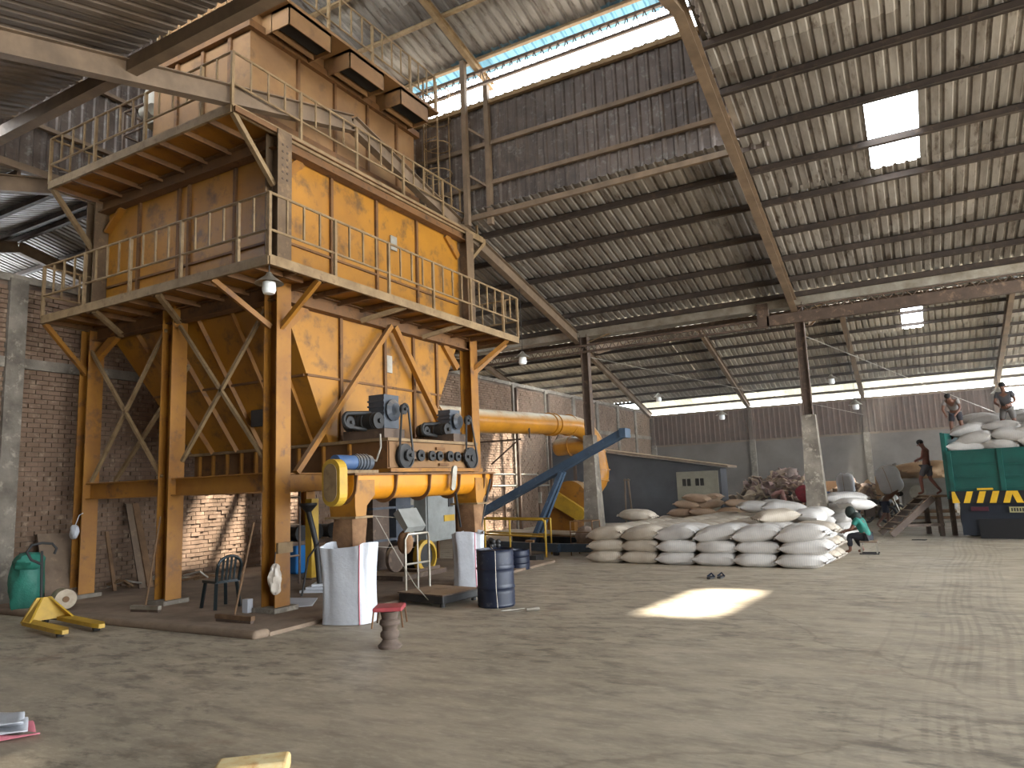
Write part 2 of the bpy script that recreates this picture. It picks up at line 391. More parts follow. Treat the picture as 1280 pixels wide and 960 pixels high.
# --- near wall behind the camera
wn = thing('wall_near', 'plain rendered wall at the near end of the hall', 'wall', (0, YNEAR, 0), kind='structure')
MB().bx(-27, XR, YNEAR - .2, YNEAR, 0, 5.2).build('rendered_wall', M['dado'], wn)

# --- roofs. Each slope: sheets, purlins, rafters as parts
def slope(parent, xa, xb, ya, yb, zf, material, rows_, skip=(), w=1.0, lift=.1, joined=False, pitch=.2):
    L_ = (yb - ya) / rows_; a = math.atan2(zf(yb) - zf(ya), yb - ya); ln = L_ / math.cos(a) + .16
    me_ = mesh_only('roof_sheet', sheet(w, ln, .045 if pitch > .2 else .034, pitch), material); me_c = {}
    nx = max(1, int(round((xb - xa) / w))); ww = (xb - xa) / nx
    if joined:
        src = sheet(w, ln, .034, pitch); q = MB()
        for i in range(nx):
            for j in range(rows_):
                cx = xa + ww * (i + .5); cy = ya + L_ * (j + .5)
                if any(s[0] < cx < s[1] and s[2] < cy < s[3] for s in skip): continue
                ca, sa = math.cos(a), math.sin(a)
                q.add([(cx + x_ * ww / w * 1.01, cy + y_ * ca - z_ * sa, zf(cy) + lift + .006 * ((i + j) % 2) + y_ * sa + z_ * ca) for x_, y_, z_ in src.v], src.f)
        o = q.build('roof_sheets', material, parent); o['kind'] = 'stuff'; return
    for i in range(nx):
        for j in range(rows_):
            cx = xa + ww * (i + .5); cy = ya + L_ * (j + .5)
            if any(s[0] < cx < s[1] and s[2] < cy < s[3] for s in skip): continue
            o = place('roof_sheet', me_, parent, (cx, cy, zf(cy) + lift + .006 * ((i + j) % 2) + random.uniform(0, .01)), (a, 0, random.uniform(-.004, .004)), (ww / w * 1.01, 1, 1))
def purlins(parent, xa, xb, ys, zf, material, h=.16, lift=.0):
    q = MB(); q.bx(xa, xb, -.035, .035, -h / 2, h / 2); q.bx(xa, xb, -.035, .07, h / 2 - .012, h / 2); q.bx(xa, xb, -.07, .035, -h / 2, -h / 2 + .012)
    me_ = mesh_only('purlin', q, material)
    for y in ys: place('purlin', me_, parent, (0, y, zf(y) + lift))
def rafter(parent, x, ya, yb, zf, material, d=.32, w=.17, lift=-.24):
    MB().hbeam((x, ya, zf(ya) + lift), (x, yb, zf(yb) + lift), d, w, .016).build('rafter', material, parent)

SKY1 = (-.12, .74, 13.35, 15.55)
c1 = thing('ceiling', 'stained corrugated roof over the front hall with dark purlins and one open skylight', 'roof', (0, 12, 8), kind='structure')
PY = [11.07 - 1.15, 11.07, 12.2, 13.34, 14.56, 15.74, 16.98, 18.14, 19.2, 20.05]
slope(c1, -2.3, XR, YRIDGE, 13.4, z1, M['roof'], 2)
slope(c1, -2.3, -.12, 13.4, 15.6, z1, M['roof'], 1); slope(c1, .74, XR, 13.4, 15.6, z1, M['roof'], 1, w=1.02)
slope(c1, -2.3, XR, 15.6, 20.3, z1, M['roof'], 2)
slope(c1, XL, -2.3, 13.75, 20.3, z1, M['roof'], 2, skip=[(-12.4, -11.3, 13, 17)])
purlins(c1, -2.3, XR, PY, z1, M['purlin'], h=.14); purlins(c1, XL, -2.3, PY[4:], z1, M['purlin'], h=.14)
slope(c1, -2.3, XR, YNEAR, YRIDGE, z0, M['roof'], 5, joined=True); slope(c1, -27, -2.3, YNEAR, 5.4, z0, M['roof_n'], 4, skip=[(-13.2, -12.0, 3, 6)])
purlins(c1, -2.3, XR, [y * 1.3 - 5 for y in range(12)], z0, M['purlin']); purlins(c1, -27, -2.3, [-5 + y * 1.3 for y in range(7)], z0, M['purlin'])
MB().bar((-27, 5.43, z0(5.43) - .16), (-2.3, 5.43, z0(5.43) - .16), .16, .2).build('edge_beam', M['steel_t'], c1)
slope(c1, -27, XL, 5.4, YRIDGE, z0, M['roof'], 2); slope(c1, -27, XL, YRIDGE, 20.3, z1, M['roof'], 4)
purlins(c1, -27, XL, PY, z1, M['steel']); purlins(c1, -27, XL, [4.3, 5.6, 6.9, 8.2, 9.4], z0, M['steel'])
RX = (-21.0, XL + .05, -8.83, -2.38, 4.05, 10.2)
for x in RX:
    rafter(c1, x, YRIDGE, 20.3, z1, M['steel_t']); rafter(c1, x, YNEAR, YRIDGE, z0, M['steel_t'])
# lattice girders seen over the left wall
def lattice(parent, p, q, h, n_, material, ch=.06, name='lattice_girder'):
    p = Vector(p); q = Vector(q); k_ = MB(); up = Vector((0, 0, h))
    k_.bar(p, q, ch, ch); k_.bar(p + up, q + up, ch, ch)
    for i in range(n_):
        a = p.lerp(q, i / n_); c_ = p.lerp(q, (i + .5) / n_); e = p.lerp(q, (i + 1) / n_)
        k_.tube([a, c_ + up], .014, 5); k_.tube([c_ + up, e], .014, 5)
    return k_.build(name, material, parent)
lattice(c1, (-27, 14.5, 7.3), (XL, 14.5, 7.3), .5, 24, M['steel']); lattice(c1, (-27, 20.3, 6.2), (XL, 20.3, 6.2), .5, 24, M['steel'])

c2 = thing('ceiling_back', 'ribbed roof of the back hall with many purlins and bright eave strip', 'roof', (0, 34, 8), kind='structure')
slope(c2, -27, 26, YR2, 34.7, z2, M['roof_b'], 1, w=1.06, pitch=.265)
slope(c2, -27, .2, 34.7, 37.6, z2, M['roof_b'], 1, w=1.06, pitch=.265); slope(c2, 1.06, 26, 34.7, 37.6, z2, M['roof_b'], 1, w=1.06, pitch=.265)
slope(c2, -27, 26, 37.6, 43.0, z2, M['roof_b'], 2, w=1.06, pitch=.265)
slope(c2, -14.8, 26, 43.0, 45.2, z2, M['clear_c'], 1, w=1.06)
slope(c2, -27, 26, 20.7, YR2, z3, M['roof_b'], 4, w=1.06, joined=True, skip=[(-13.4, -11.0, 26.5, 31)])
purlins(c2, -27, 26, [33.2 + i * 1.22 for i in range(9)] + [44.2], z2, M['purlin'], h=.14); purlins(c2, -27, 26, [21.5 + i * 1.4 for i in range(8)], z3, M['steel'])
for x in (-21, -14.65, -8.4, -2.12, 4.2, 10.4):
    rafter(c2, x, YR2, 45.0, z2, M['steel_t'], d=.34, w=.2); rafter(c2, x, 20.7, YR2, z3, M['steel_t'])
# valley gutter and column-line girder
gt = thing('valley_gutter', 'long pale metal valley gutter along the column line', 'gutter', (0, 20.4, 6.4), kind='structure')
q = MB(); q.add([(-27, 20.15, 6.62), (XR, 20.15, 6.62), (XR, 20.2, 6.36), (-27, 20.2, 6.36)], [(0, 1, 2, 3)]); q.bx(-27, XR, 20.2, 20.7, 6.34, 6.36); q.bx(-27, XR, 20.7, 20.72, 6.34, 6.65); q.build('gutter_trough', M['galv'], gt)
gd = thing('column_girder', 'dark steel girder with lattice joining the hall columns under the gutter', 'girder', (0, 20.2, 6), kind='structure')
MB().bar((-3.1, 20.2, 6.0), (XR, 20.2, 6.0), .2, .28).build('solid_beam', M['steel'], gd)
MB().bx(-3.35, -3.05, 20.1, 20.3, 5.86, 6.5).build('beam_end', M['steel'], gd)
lattice(gd, (-2.3, 20.2, 6.14), (XR, 20.2, 6.14), .16, 60, M['steel'], .04)
lattice(gd, (XL, 20.2, 5.86), (-3.1, 20.2, 5.86), .2, 50, M['steel'], .06)
for x, lab, wbase in ((-8.62, 'steel column on tall concrete base at the blower end of the sack stack', .40), (-2.3, 'steel column on tapered concrete base rising out of the sack stack', .42)):
    t = thing('hall_column', lab, 'column', (x, 20.3, 0), kind='structure')
    q = MB(); a, b_ = wbase / 2 + .06, wbase / 2 - .04; h = 3.35 if x > -5 else 3.25
    q.add([(x - a, 20.3 - a, 0), (x + a, 20.3 - a, 0), (x + a, 20.3 + a, 0), (x - a, 20.3 + a, 0), (x - b_, 20.3 - b_, h), (x + b_, 20.3 - b_, h), (x + b_, 20.3 + b_, h), (x - b_, 20.3 + b_, h)],
          [(3, 2, 1, 0), (4, 5, 6, 7), (0, 1, 5, 4), (1, 2, 6, 5), (2, 3, 7, 6), (3, 0, 4, 7)])
    q.build('concrete_base', M['conc'], t)
    MB().hbeam((x, 20.3, h - .02), (x, 20.3, 6.45), .24, .22, .02).build('steel_post', M['steel'], t)
    MB().bar((x + .1, 20.25, 6.15), (x + 1.2, 20.25, 6.42), .03, .03).build('strut', M['rail'], t)

# --- raised bay over the machine: siding wall, gable-side siding, high roof
ws = thing('wall_raised', 'dark corrugated siding wall of the raised bay above the front roof', 'wall', (-8, 13.9, 8), kind='structure')
me = mesh_only('siding_sheet', sheet(1.0, 3.0, .035, .25), M['siding'])
x = XL + .5
while x < -2.3:
    place('siding_sheet', me, ws, (x, 13.92, 8.15 + 1.5), (R(90), 0, random.uniform(-.004, .004))); x += 1.0
for zz in (8.95, 9.95): MB().bar((XL, 13.84, zz), (-2.4, 13.84, zz), .08, .1).build('girt', M['steel_t'], ws)
MB().bar((XL, 13.8, 10.98), (-2.4, 13.8, 10.98), .1, .1).build('top_girt', M['rail'], ws)
MB().bar((XL, 13.7, 8.12), (-2.4, 13.7, 8.12), .1, .12).build('sill_girt', M['steel_t'], ws)
q = MB(); q.bx(-8.62, -8.5, 13.5, 13.62, 7.9, 12.1); q.build('post', M['steel_t'], ws)
q = MB(); q.bx(-8.12, -8.0, 13.72, 13.84, 7.9, 11.4); q.build('post', M['steel_t'], ws)
for zz in (8.8, 10.0): MB().bar((-8.5, 13.6, zz + .35), (-8.05, 13.78, zz), .05, .05).build('post_link', M['steel_t'], ws)
wg = thing('wall_raised_side', 'ribbed grey siding on the far side wall of the raised bay', 'wall', (XL, 9, 8), kind='structure')
me = mesh_only('siding_sheet', sheet(1.0, 4.6, .035, .25), M['siding'])
y = 5.9
while y < 14: place('siding_sheet', me, wg, (XL - .02, y, 8.4 + 2.3), (R(90), 0, R(90))); y += 1.0
for zz in (9.4, 10.75): MB().bar((XL + .08, 5.4, zz), (XL + .08, 13.9, zz), .1, .08).build('girt', M['steel_t'], wg)
MB().bar((XL + .05, 5.4, 8.42), (XL + .05, 13.9, 8.42), .14, .14).build('sill_girt', M['steel_t'], wg)
wh = thing('wall_raised_end', 'siding closing the raised bay on its open-hall end', 'wall', (-2.3, 9, 8), kind='structure')
me = mesh_only('siding_sheet', sheet(1.0, 4.4, .035, .25), M['siding'])
y = 5.9
while y < 14: place('siding_sheet', me, wh, (-2.2, y, 9.2 + 1.9), (R(90), 0, R(90))); y += 1.0
wf = thing('wall_raised_near', 'unseen siding added to close the raised bay on its near side', 'wall', (-8, 5.3, 8), kind='structure')  # added out of view to hold back light, with a gap above
me = mesh_only('siding_sheet', sheet(1.0, 2.8, .035, .25), M['siding'])
x = XL + .5
while x < -2.2: place('siding_sheet', me, wf, (x, 5.2, 8.0 + 1.4), (R(90), 0, 0)); x += 1.0
we = thing('wall_end', 'rendered end wall of the side bay beyond the brick partition', 'wall', (-27, 15, 0), kind='structure')
MB().bx(-27.2, -27, YNEAR, YB, 0, 5.9).build('rendered_wall', M['dado'], we); MB().bx(-27.2, -27, YNEAR, 5.5, 5.9, 9.5).build('gable_infill', M['dado'], we); MB().bx(-27.2, -27, 22, YB, 5.9, 9.8).build('gable_infill', M['dado'], we)
c3 = thing('ceiling_raised', 'high roof of the raised bay with pale blue translucent strip', 'roof', (-8, 11, 12), kind='structure')
def z4(y): return 12.15 + .22 * (13.9 - y)
def z5(y): return z4(9.7) - .22 * (9.7 - y)
slope(c3, XL - .3, -2.0, 9.7, 13.85, z4, M['roof'], 2, lift=.12, pitch=.25); slope(c3, XL - .3, -2.0, 13.85, 14.35, z4, M['clear'], 1, lift=.12, pitch=.25)
slope(c3, XL - .3, -2.0, 4.8, 9.7, z5, M['roof'], 2, lift=.12)
purlins(c3, XL, -2.2, [9.9, 11.1, 12.4, 13.85], z4, M['rail'], h=.1, lift=.05); purlins(c3, XL, -2.2, [5.2, 6.4, 7.6, 8.8], z5, M['rail'], h=.1, lift=.05)
for x in (-14.6, -8.35, -2.4): rafter(c3, x, 9.7, 14.6, z4, M['rail'], d=.2, w=.12, lift=-.12); rafter(c3, x, 5, 9.7, z5, M['rail'], d=.2, w=.12, lift=-.12)
lattice(c3, (XL, 13.9, 11.58), (-2.3, 13.9, 11.58), .34, 60, M['steel'], .07)

# --- airborne dust hanging in the back hall
hz_m = bpy.data.materials.new('dust_haze'); hz_m.use_nodes = True; nt = hz_m.node_tree; nt.nodes.remove(nt.nodes['Principled BSDF'])
vs_ = nt.nodes.new('ShaderNodeVolumeScatter'); vs_.inputs['Density'].default_value = .008; vs_.inputs['Anisotropy'].default_value = .25; vs_.inputs['Color'].default_value = lin('#e8e0d4')
nt.links.new(vs_.outputs[0], nt.nodes['Material Output'].inputs['Volume'])
hz_o = MB().bx(-14.6, 13.5, 20.9, 44.7, .02, 6.0).build('dust_haze', hz_m); tag(hz_o, 'thin airborne dust hanging in the back hall', 'haze', kind='stuff')
# ================================================================ ORANGE HOPPER TOWER
X0, X2, Y0, Y3 = -8.77, -13.93, 8.0, 13.72
T = thing('hopper_tower', 'huge dusty orange steel hopper tower with two railed walkways', 'machine', (-11.3, 10.8, .05))
# columns
for (x, y, top) in ((X0, Y0, 7.85), (-11.38, Y0, 5.2), (X2, Y0, 7.9), (X0, Y3, 7.8), (X2, Y3, 7.9), (-11.38, Y3, 5.2)):
    c_ = MB().hbeam((x, y, .1), (x, y, 5.25), .30, .30, .02, up=(1, 0, 0)).build('column', M['orange_d'], T)
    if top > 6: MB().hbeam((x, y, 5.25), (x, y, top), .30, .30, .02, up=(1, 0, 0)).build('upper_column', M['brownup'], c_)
    MB().bx(x - .24, x + .24, y - .24, y + .24, .05, .12).build('footing', M['conc'], c_)
    if (x, y) == (X0, Y0):
        q = MB()
        for zz in (7.0, 7.12, 7.24, 7.36, 7.48, 7.6):
            for yy in (-.05, .05): MB().box((x + .152, y + yy, zz), (.012, .03, .03)).build('bolt', M['steel'], c_)
# main beams
def beam(p, q_, d=.3, w=.2, m_=None, name='cross_beam', up=(0, 0, 1)): return MB().hbeam(p, q_, d, w, .016, up).build(name, m_ or M['orange_d'], T)
for zz, d in ((5.08, .26), (7.72, .26)):
    bm_ = M['rust']; beam((X0, Y0, zz), (X0, Y3, zz), d, m_=bm_); beam((X2, Y0, zz), (X0, Y0, zz), d, m_=bm_); beam((X2, Y3, zz), (X0, Y3, zz), d, m_=bm_); beam((X2, Y0, zz), (X2, Y3, zz), d, m_=bm_)
beam((X2 + .15, Y0, 2.02), (-11.53, Y0, 2.02), .3); beam((-11.23, Y0, 2.02), (X0 - .15, Y0, 2.02), .3)
beam((X0, Y0 + .15, 2.0), (X0, 9.2, 2.0), .3); beam((X0, 12.1, 2.0), (X0, Y3 - .15, 2.0), .3)
beam((X2, Y3, 2.02), (X0, Y3, 2.02), .3); beam((X2, Y0, 2.02), (X2, Y3, 2.02), .3)
# diagonal braces (angles)
def brace(p, q_, s=.055, m_=None): return MB().bar(p, q_, s, s).build('brace', m_ or M['rail'], T)
yb_ = Y0 - .1
brace((-13.8, yb_, 4.75), (-11.5, yb_, 2.2)); brace((-11.5, yb_, 4.85), (-13.6, yb_, 2.2))
brace((-11.1, yb_, 4.85), (-8.95, yb_, 2.4)); brace((-8.95, yb_, 4.8), (-10.95, yb_, 2.45)); brace((-11.25, Y0 + .2, 4.2), (-13.5, Y0 + .3, 2.2), .06)
xb_ = X0 + .12
brace((xb_, 10.75, 5.0), (xb_, 8.3, 2.15), .09, M['orange_d']); brace((xb_, 10.85, 5.0), (xb_, 12.5, 3.0), .11, M['orange_d'])
# hopper; unseen rear corner pulled in so sunlight clears it
HT = [(-13.55, 8.2), (-8.86, 8.2), (-8.86, 13.35), (-13.55, 11.6)]; HB = [(-12.5, 9.26), (-8.86, 9.26), (-8.86, 12.05), (-12.5, 12.05)]
q = MB(); zt, zb = 4.98, 2.66
q.add([(x, y, zt) for x, y in HT] + [(x, y, zb) for x, y in HB], [(0, 1, 5, 4), (1, 2, 6, 5), (2, 3, 7, 6), (3, 0, 4, 7)])
q.prism([(-13.55, 8.2, 4.96), (-8.86, 8.2, 4.96), (-8.86, 13.35, 4.96), (-11, 13.35, 4.96), (-13.55, 10.6, 4.96)], (0, 0, .19))
hop = q.build('hopper', M['orange'], T)
def rib(par, p, q_, w=.05, h=.06, m_=None): return MB().bar(p, q_, w, h).build('rib', m_ or M['rust'], par)
def lerp(a, b, t): return tuple(a[i] + (b[i] - a[i]) * t for i in range(3))
for t in (.26, .5, .68, .84):
    yt = 8.2 + t * 5.15; lim = 4.98
    # ribs vertical on the +X face, cut by the sloping edge
    zbot = zb if 9.26 <= yt <= 12.05 else (zb + (9.26 - yt) / 1.06 * (zt - zb) if yt < 9.26 else zb + (yt - 12.05) / 1.3 * (zt - zb))
    rib(hop, (-8.84, yt, lim), (-8.84, yt, zbot), .06, .07)
rib(hop, (-8.84, 8.72, 3.82), (-8.84, 12.68, 3.82), .03, .04)
for t in (.17, .36, .55, .74, .9):
    a = lerp((-13.55, 8.2, zt), (-8.86, 8.2, zt), t); b_ = lerp((-12.5, 9.26, zb), (-8.86, 9.26, zb), t)
    rib(hop, (a[0], a[1] - .02, a[2]), (b_[0], b_[1] - .02, b_[2]), .05, .08, M['orange_d'])
rib(hop, (-13.0, 8.71, 3.82), (-8.9, 8.71, 3.82), .04, .04)
MB().box((-8.83, 10.9, 4.28), (.03, .16, .34)).build('inspection_plate', M['galv'], hop)
q = MB(); q.box((-10.15, 8.93, 3.2), (.5, .1, .3)); q.build('access_hatch', M['black'], hop)
# knee gussets at the hopper's upper corners
for (ya, za, yb2, zb2) in ((8.2, 4.55, 8.65, 4.98), (13.3, 4.5, 12.8, 4.98)): MB().bar((-8.82, ya, za), (-8.82, yb2, zb2), .08, .16).build('gusset', M['orange_d'], T)
MB().bar((-13.75, Y0 - .02, 4.6), (-13.1, Y0 - .02, 4.98), .1, .16).build('gusset', M['orange_d'], T)
# trough box under the hopper, running out to the roller feeder
tr = MB().bx(-12.5, -7.6, 9.3, 11.95, 2.17, 2.64).build('feeder_trough', M['rust'], T)
for x in (-12.3, -11.9, -11.5, -11.1, -10.7, -10.2, -9.6, -9.0, -8.4): MB().bx(x - .02, x + .02, 9.24, 9.3, 2.18, 2.62).build('rib', M['orange_d'], tr)
MB().bx(-12.6, -7.52, 9.22, 12.02, 2.63, 2.68).build('top_flange', M['rail'], tr); MB().bx(-9.2, -7.45, 9.2, 12.05, 2.11, 2.17).build('bottom_flange', M['orange_d'], tr)
MB().bx(-7.62, -7.575, 9.32, 11.93, 2.19, 2.62).build('end_plate', M['tan'], tr)
# rollers' sprockets on the end plate
def disc(name, par, y, z, r, w=.05, x=-7.55, m_='steel', hub=True):
    q = MB(); n_ = 24
    q.lathe([(r * .55, 0), (r, .005), (r, w * .35), (r * .86, w * .4), (r * .86, w * .6), (r, w * .65), (r, w), (r * .5, w + .005)], (x, y, z), n_, (1, 0, 0))
    if hub: q.lathe([(r * .3, w), (r * .3, w + .05), (.0, w + .05)], (x, y, z), 10, (1, 0, 0))
    return q.build(name, M[m_], par, smooth=True)
for y, r in ((9.68, .22), (9.72, .1), (10.05, .1), (10.38, .09), (10.62, .09), (10.95, .1), (11.2, .09), (11.52, .1), (11.75, .21)):
    disc('sprocket', tr, y, 2.39 if r < .2 else 2.37, r, x=-7.56 + (.06 if r < .15 else 0), m_='black')
for y0, y1 in ((9.85, 10.02), (10.45, 10.58), (11.02, 11.16), (11.58, 11.7)): MB().bx(-7.56, -7.5, y0, y1, 2.33, 2.45).build('bearing_block', M['steel'], tr)
for y, z, l in ((10.75, 2.53, .26), (10.85, 2.24, .3)): MB().bx(-7.57, -7.53, y - l / 2, y + l / 2, z - .025, z + .025).build('slot_cover', M['rust'], tr)
# two drive sets: gearbox, motor, belt guard, belt
for y, zz, lab in ((9.55, 2.68, 'a'), (11.55, 2.68, 'b')):
    s_ = 1.0 if lab == 'a' else .85
    st = MB().bx(-8.5, -7.6, y - .32 * s_, y + .22 * s_, zz, zz + .16).build('drive_stand', M['steel'], T)
    q = MB(); q.box((-7.95, y + .1, zz + .48 * s_), (.34 * s_, .4 * s_, .58 * s_)); q.lathe([(.17 * s_, 0), (.19 * s_, .05), (.12 * s_, .1)], (-7.78, y + .1, zz + .5 * s_), 14, (1, 0, 0))
    for k_ in range(5): q.box((-7.95, y - .11 * s_, zz + (.3 + .09 * k_) * s_), (.36 * s_, .03, .03))
    q.build('gearbox', M['motor'], T, smooth=False)
    q = MB(); q.tube([(-8.45, y - .25 * s_, zz + .3 * s_), (-7.85, y - .25 * s_, zz + .3 * s_)], .15 * s_, 16)
    for k_ in range(6): q.tube([(-8.4 + .07 * k_, y - .25 * s_, zz + .3 * s_), (-8.37 + .07 * k_, y - .25 * s_, zz + .3 * s_)], .17 * s_, 16)
    q.build('motor', M['black'], T, smooth=True)
    q = MB(); pts = []
    for k_ in range(24):
        t = 2 * math.pi * k_ / 24; cy = -.25 + (.0 if math.cos(t) > 0 else -.5); r = .15 if math.cos(t) > 0 else .11
        pts.append((-8.0, y + (cy + r * math.cos(t)) * s_, zz + (.3 + r * math.sin(t)) * s_))
    q.tube(pts, .035, 6, closed=True); q.build('v_belt', M['black'], T, smooth=True)
    disc('pulley', T, y - .25 * s_, zz + .3 * s_, .14 * s_, .08, -7.85, 'black'); disc('pulley', T, y - .72 * s_, zz + .26 * s_, .1 * s_, .08, -8.05, 'black')
    # chain down to the big sprocket
    yb3 = 9.68 if lab == 'a' else 11.75; zt3 = zz + .5 * s_; q = MB(); pts = []
    for k_ in range(28):
        t = 2 * math.pi * k_ / 28; up = math.sin(t) > 0
        pts.append((-7.5, (y + .12 if up else yb3) + (.09 if up else .2) * math.cos(t), (zt3 if up else 2.37) + (.09 if up else .2) * math.sin(t)))
    q.tube(pts, .02, 5, closed=True); q.build('drive_chain', M['black'], T, smooth=True); disc('sprocket', T, y + .12, zt3, .09, .05, -7.56, 'black')
# bin between the walkways: ribbed panels; unseen rear corner cut away to pass sunlight
q = MB(); q.prism([(-13.75, 8.12, 5.2), (-8.9, 8.12, 5.2), (-8.9, 13.6, 5.2), (-11.0, 13.6, 5.2), (-13.75, 10.5, 5.2)], (0, 0, 2.42)); bn = q.build('bin', M['orange'], T)
for y in (9.35, 10.62, 11.95): rib(bn, (-8.88, y, 5.3), (-8.88, y, 7.6), .07, .06)
rib(bn, (-8.88, 8.2, 6.05), (-8.88, 13.5, 6.05), .05, .04)
for x in (-12.7, -11.5, -11.2, -9.95): rib(bn, (x, 8.1, 5.3), (x, 8.1, 7.6), .07, .06)
rib(bn, (-13.7, 8.1, 6.05), (-8.95, 8.1, 6.05), .05, .04)
for (ya, yc) in ((8.15, 8.6), (13.55, 13.05)): MB().bar((-8.86, ya, 7.2), (-8.86, yc, 7.6), .06, .18).build('gusset', M['orange_d'], bn)
MB().bar((-13.7, 8.08, 7.2), (-13.2, 8.08, 7.6), .18, .06).build('gusset', M['orange_d'], bn)
MB().box((-8.87, 11.15, 6.85), (.03, .2, .3)).build('inspection_plate', M['galv'], bn)
# walkways
def deck(name, rects, z, edge, joists, th=.1):
    d = MB()
    for r_ in rects: d.bx(r_[0], r_[1], r_[2], r_[3], z + th - .02, z + th)
    do = d.build(name, M['orange_d'], T)
    for (p, q_) in edge: MB().bar((p[0], p[1], z + th / 2 + .01), (q_[0], q_[1], z + th / 2 + .01), .05, th + .05).build('edge_channel', M['rail'], do)
    for (p, q_) in joists: MB().bar((p[0], p[1], z + .03), (q_[0], q_[1], z + .03), .05, .09).build('joist', M['rust'], do)
    return do
XO, YO, XE, YE = -7.88, 7.02, -13.9, 14.55
jl = [((x, YO), (x, 8.0)) for x in [XE + .1 + .62 * i for i in range(10)]] + [((X0, y), (XO, y)) for y in [7.6 + .6 * i for i in range(12)]]
deck('lower_walkway', [(XE, XO, YO, 8.0), (X0 - .05, XO, 8.0, YE), (-9.6, X0, 13.72, YE)], 5.16, [((XE, YO), (XO, YO)), ((XO, YO), (XO, YE)), ((XO, YE), (-9.6, YE)), ((XE, YO), (XE, 8.0))], jl)
XU = -8.74
jl = [((x, YO), (x, 8.0)) for x in [XE + .1 + .64 * i for i in range(9)]]
deck('upper_walkway', [(XE, XU, YO, 8.1), (-9.7, XU, 8.0, 14.6), (-10.3, XU, 13.6, 14.6)], 7.8, [((XE, YO), (XU, YO)), ((XU, YO), (XU, 14.6)), ((XU, 14.6), (-10.3, 14.6)), ((XE, YO), (XE, 8.1))], jl)
for p, q_ in [((X0 - .05, Y0 - .1, 4.5), (-9.15, YO + .03, 5.15)), ((X0 + .1, Y0 - .05, 4.45), (XO - .03, 8.05, 5.15)), ((X0 + .1, Y3, 4.5), (XO - .03, 14.1, 5.15)), ((X0 + .02, Y3 + .15, 4.4), (-8.2, YE - .05, 5.15)),
              ((X2, Y0 - .1, 4.3), (XE + .05, YO + .03, 5.15)), ((X0, Y0 - .1, 6.9), (XU - .02, YO + .04, 7.8)), ((X2, Y0 - .1, 6.85), (XE + .05, YO + .04, 7.8)), ((X0, Y3 + .1, 7.1), (XU, 14.55, 7.8)),
              ((-10.6, YO + .1, 5.18), (-11.2, 7.95, 4.95)), ((-12.4, YO + .1, 5.18), (-12.9, 7.95, 4.95)), ((XO - .05, 10.3, 5.18), (X0 + .1, 9.9, 4.95)), ((XO - .05, 12.2, 5.18), (X0 + .1, 11.8, 4.95))]:
    MB().bar(p, q_, .08, .08).build('bracket', M['orange_d'] if p[2] < 5 else M['rail'], T)
# railings
bal = {}
def railing(pts, z, h, step, mid=.42, m_='rail', r=.022, par=None, name='railing'):
    q = MB()
    for i in range(len(pts) - 1): q.tube([(pts[i][0], pts[i][1], z + h), (pts[i + 1][0], pts[i + 1][1], z + h)], r, 6)
    ro = q.build(name, M[m_], par or T, smooth=True); q = MB()
    for i in range(len(pts) - 1): q.tube([(pts[i][0], pts[i][1], z + h * mid), (pts[i + 1][0], pts[i + 1][1], z + h * mid)], r * .9, 6)
    q.build('mid_rail', M[m_], ro, smooth=True)
    key = (round(h, 2), m_)
    if key not in bal:
        a = MB().bx(-.014, .014, -.014, .014, h * mid, h); p_ = MB().bx(-.024, .024, -.024, .024, 0, h)
        bal[key] = (mesh_only('baluster', a, M[m_]), mesh_only('rail_post', p_, M[m_]))
    for i in range(len(pts) - 1):
        a, b_ = Vector(pts[i] + (z,)), Vector(pts[i + 1] + (z,)); n_ = max(1, int(round((b_ - a).length / step)))
        for k_ in range(n_ + (i == len(pts) - 2)):
            post = k_ % 4 == 0 or k_ == n_
            place('rail_post' if post else 'baluster', bal[key][1 if post else 0], ro, a.lerp(b_, k_ / n_))
    return ro
railing([(XE, 8.0), (XE, YO), (XO, YO), (XO, YE), (-9.5, YE)], 5.27, .98, .34)
railing([(XE, 8.1), (XE, YO), (XU, YO), (XU, 14.6), (-10.2, 14.6)], 7.9, .92, .36)
# upper cabinet
q = MB(); q.bx(-12.35, -9.6, 8.08, 12.9, 7.9, 10.56); cb = q.build('upper_cabinet', M['tan'], T)
MB().bx(-12.45, -9.5, 7.98, 13.0, 10.14, 10.28).build('flange', M['rust'], cb)
MB().bx(-12.42, -9.53, 8.0, 12.98, 8.5, 8.62).build('flange', M['rust'], cb)
MB().bx(-12.5, -9.42, 7.9, 13.1, 7.9, 8.1).build('plinth', M['orange'], cb)
for y in (9.2, 10.2, 11.2, 12.2): rib(cb, (-9.58, y, 8.1), (-9.58, y, 10.14), .08, .06)
for x in (-11.6, -10.85, -10.1): rib(cb, (x, 8.06, 8.1), (x, 8.06, 10.5), .08, .06)
MB().bx(-12.4, -8.88, 8.05, 12.95, 10.54, 10.6).build('roof_deck', M['tan'], T)
MB().bx(-12.3, -9.9, 8.3, 12.7, 10.6, 11.6).build('top_box', M['tan'], T)
for y0_, y1_ in ((8.34, 9.4), (9.92, 10.97), (11.53, 12.54)):
    q = MB(); q.bx(-8.92, -8.9, y0_, y1_, 10.15, 10.55); q.bx(-9.6, -8.9, y0_, y0_ + .02, 10.15, 10.55); q.bx(-9.6, -8.9, y1_ - .02, y1_, 10.15, 10.55)
    q.bx(-9.36, -9.34, y0_, y1_, 10.15, 10.5); q.bx(-9.36, -8.9, y0_, y1_, 10.48, 10.54); hd = q.build('exhaust_hood', M['tan'], T)
    MB().bx(-9.26, -8.93, y0_ + .03, y1_ - .03, 10.22, 10.26).build('hood_shade_plate', M['dark'], hd)  # dark plate stands in for the shade inside the hood
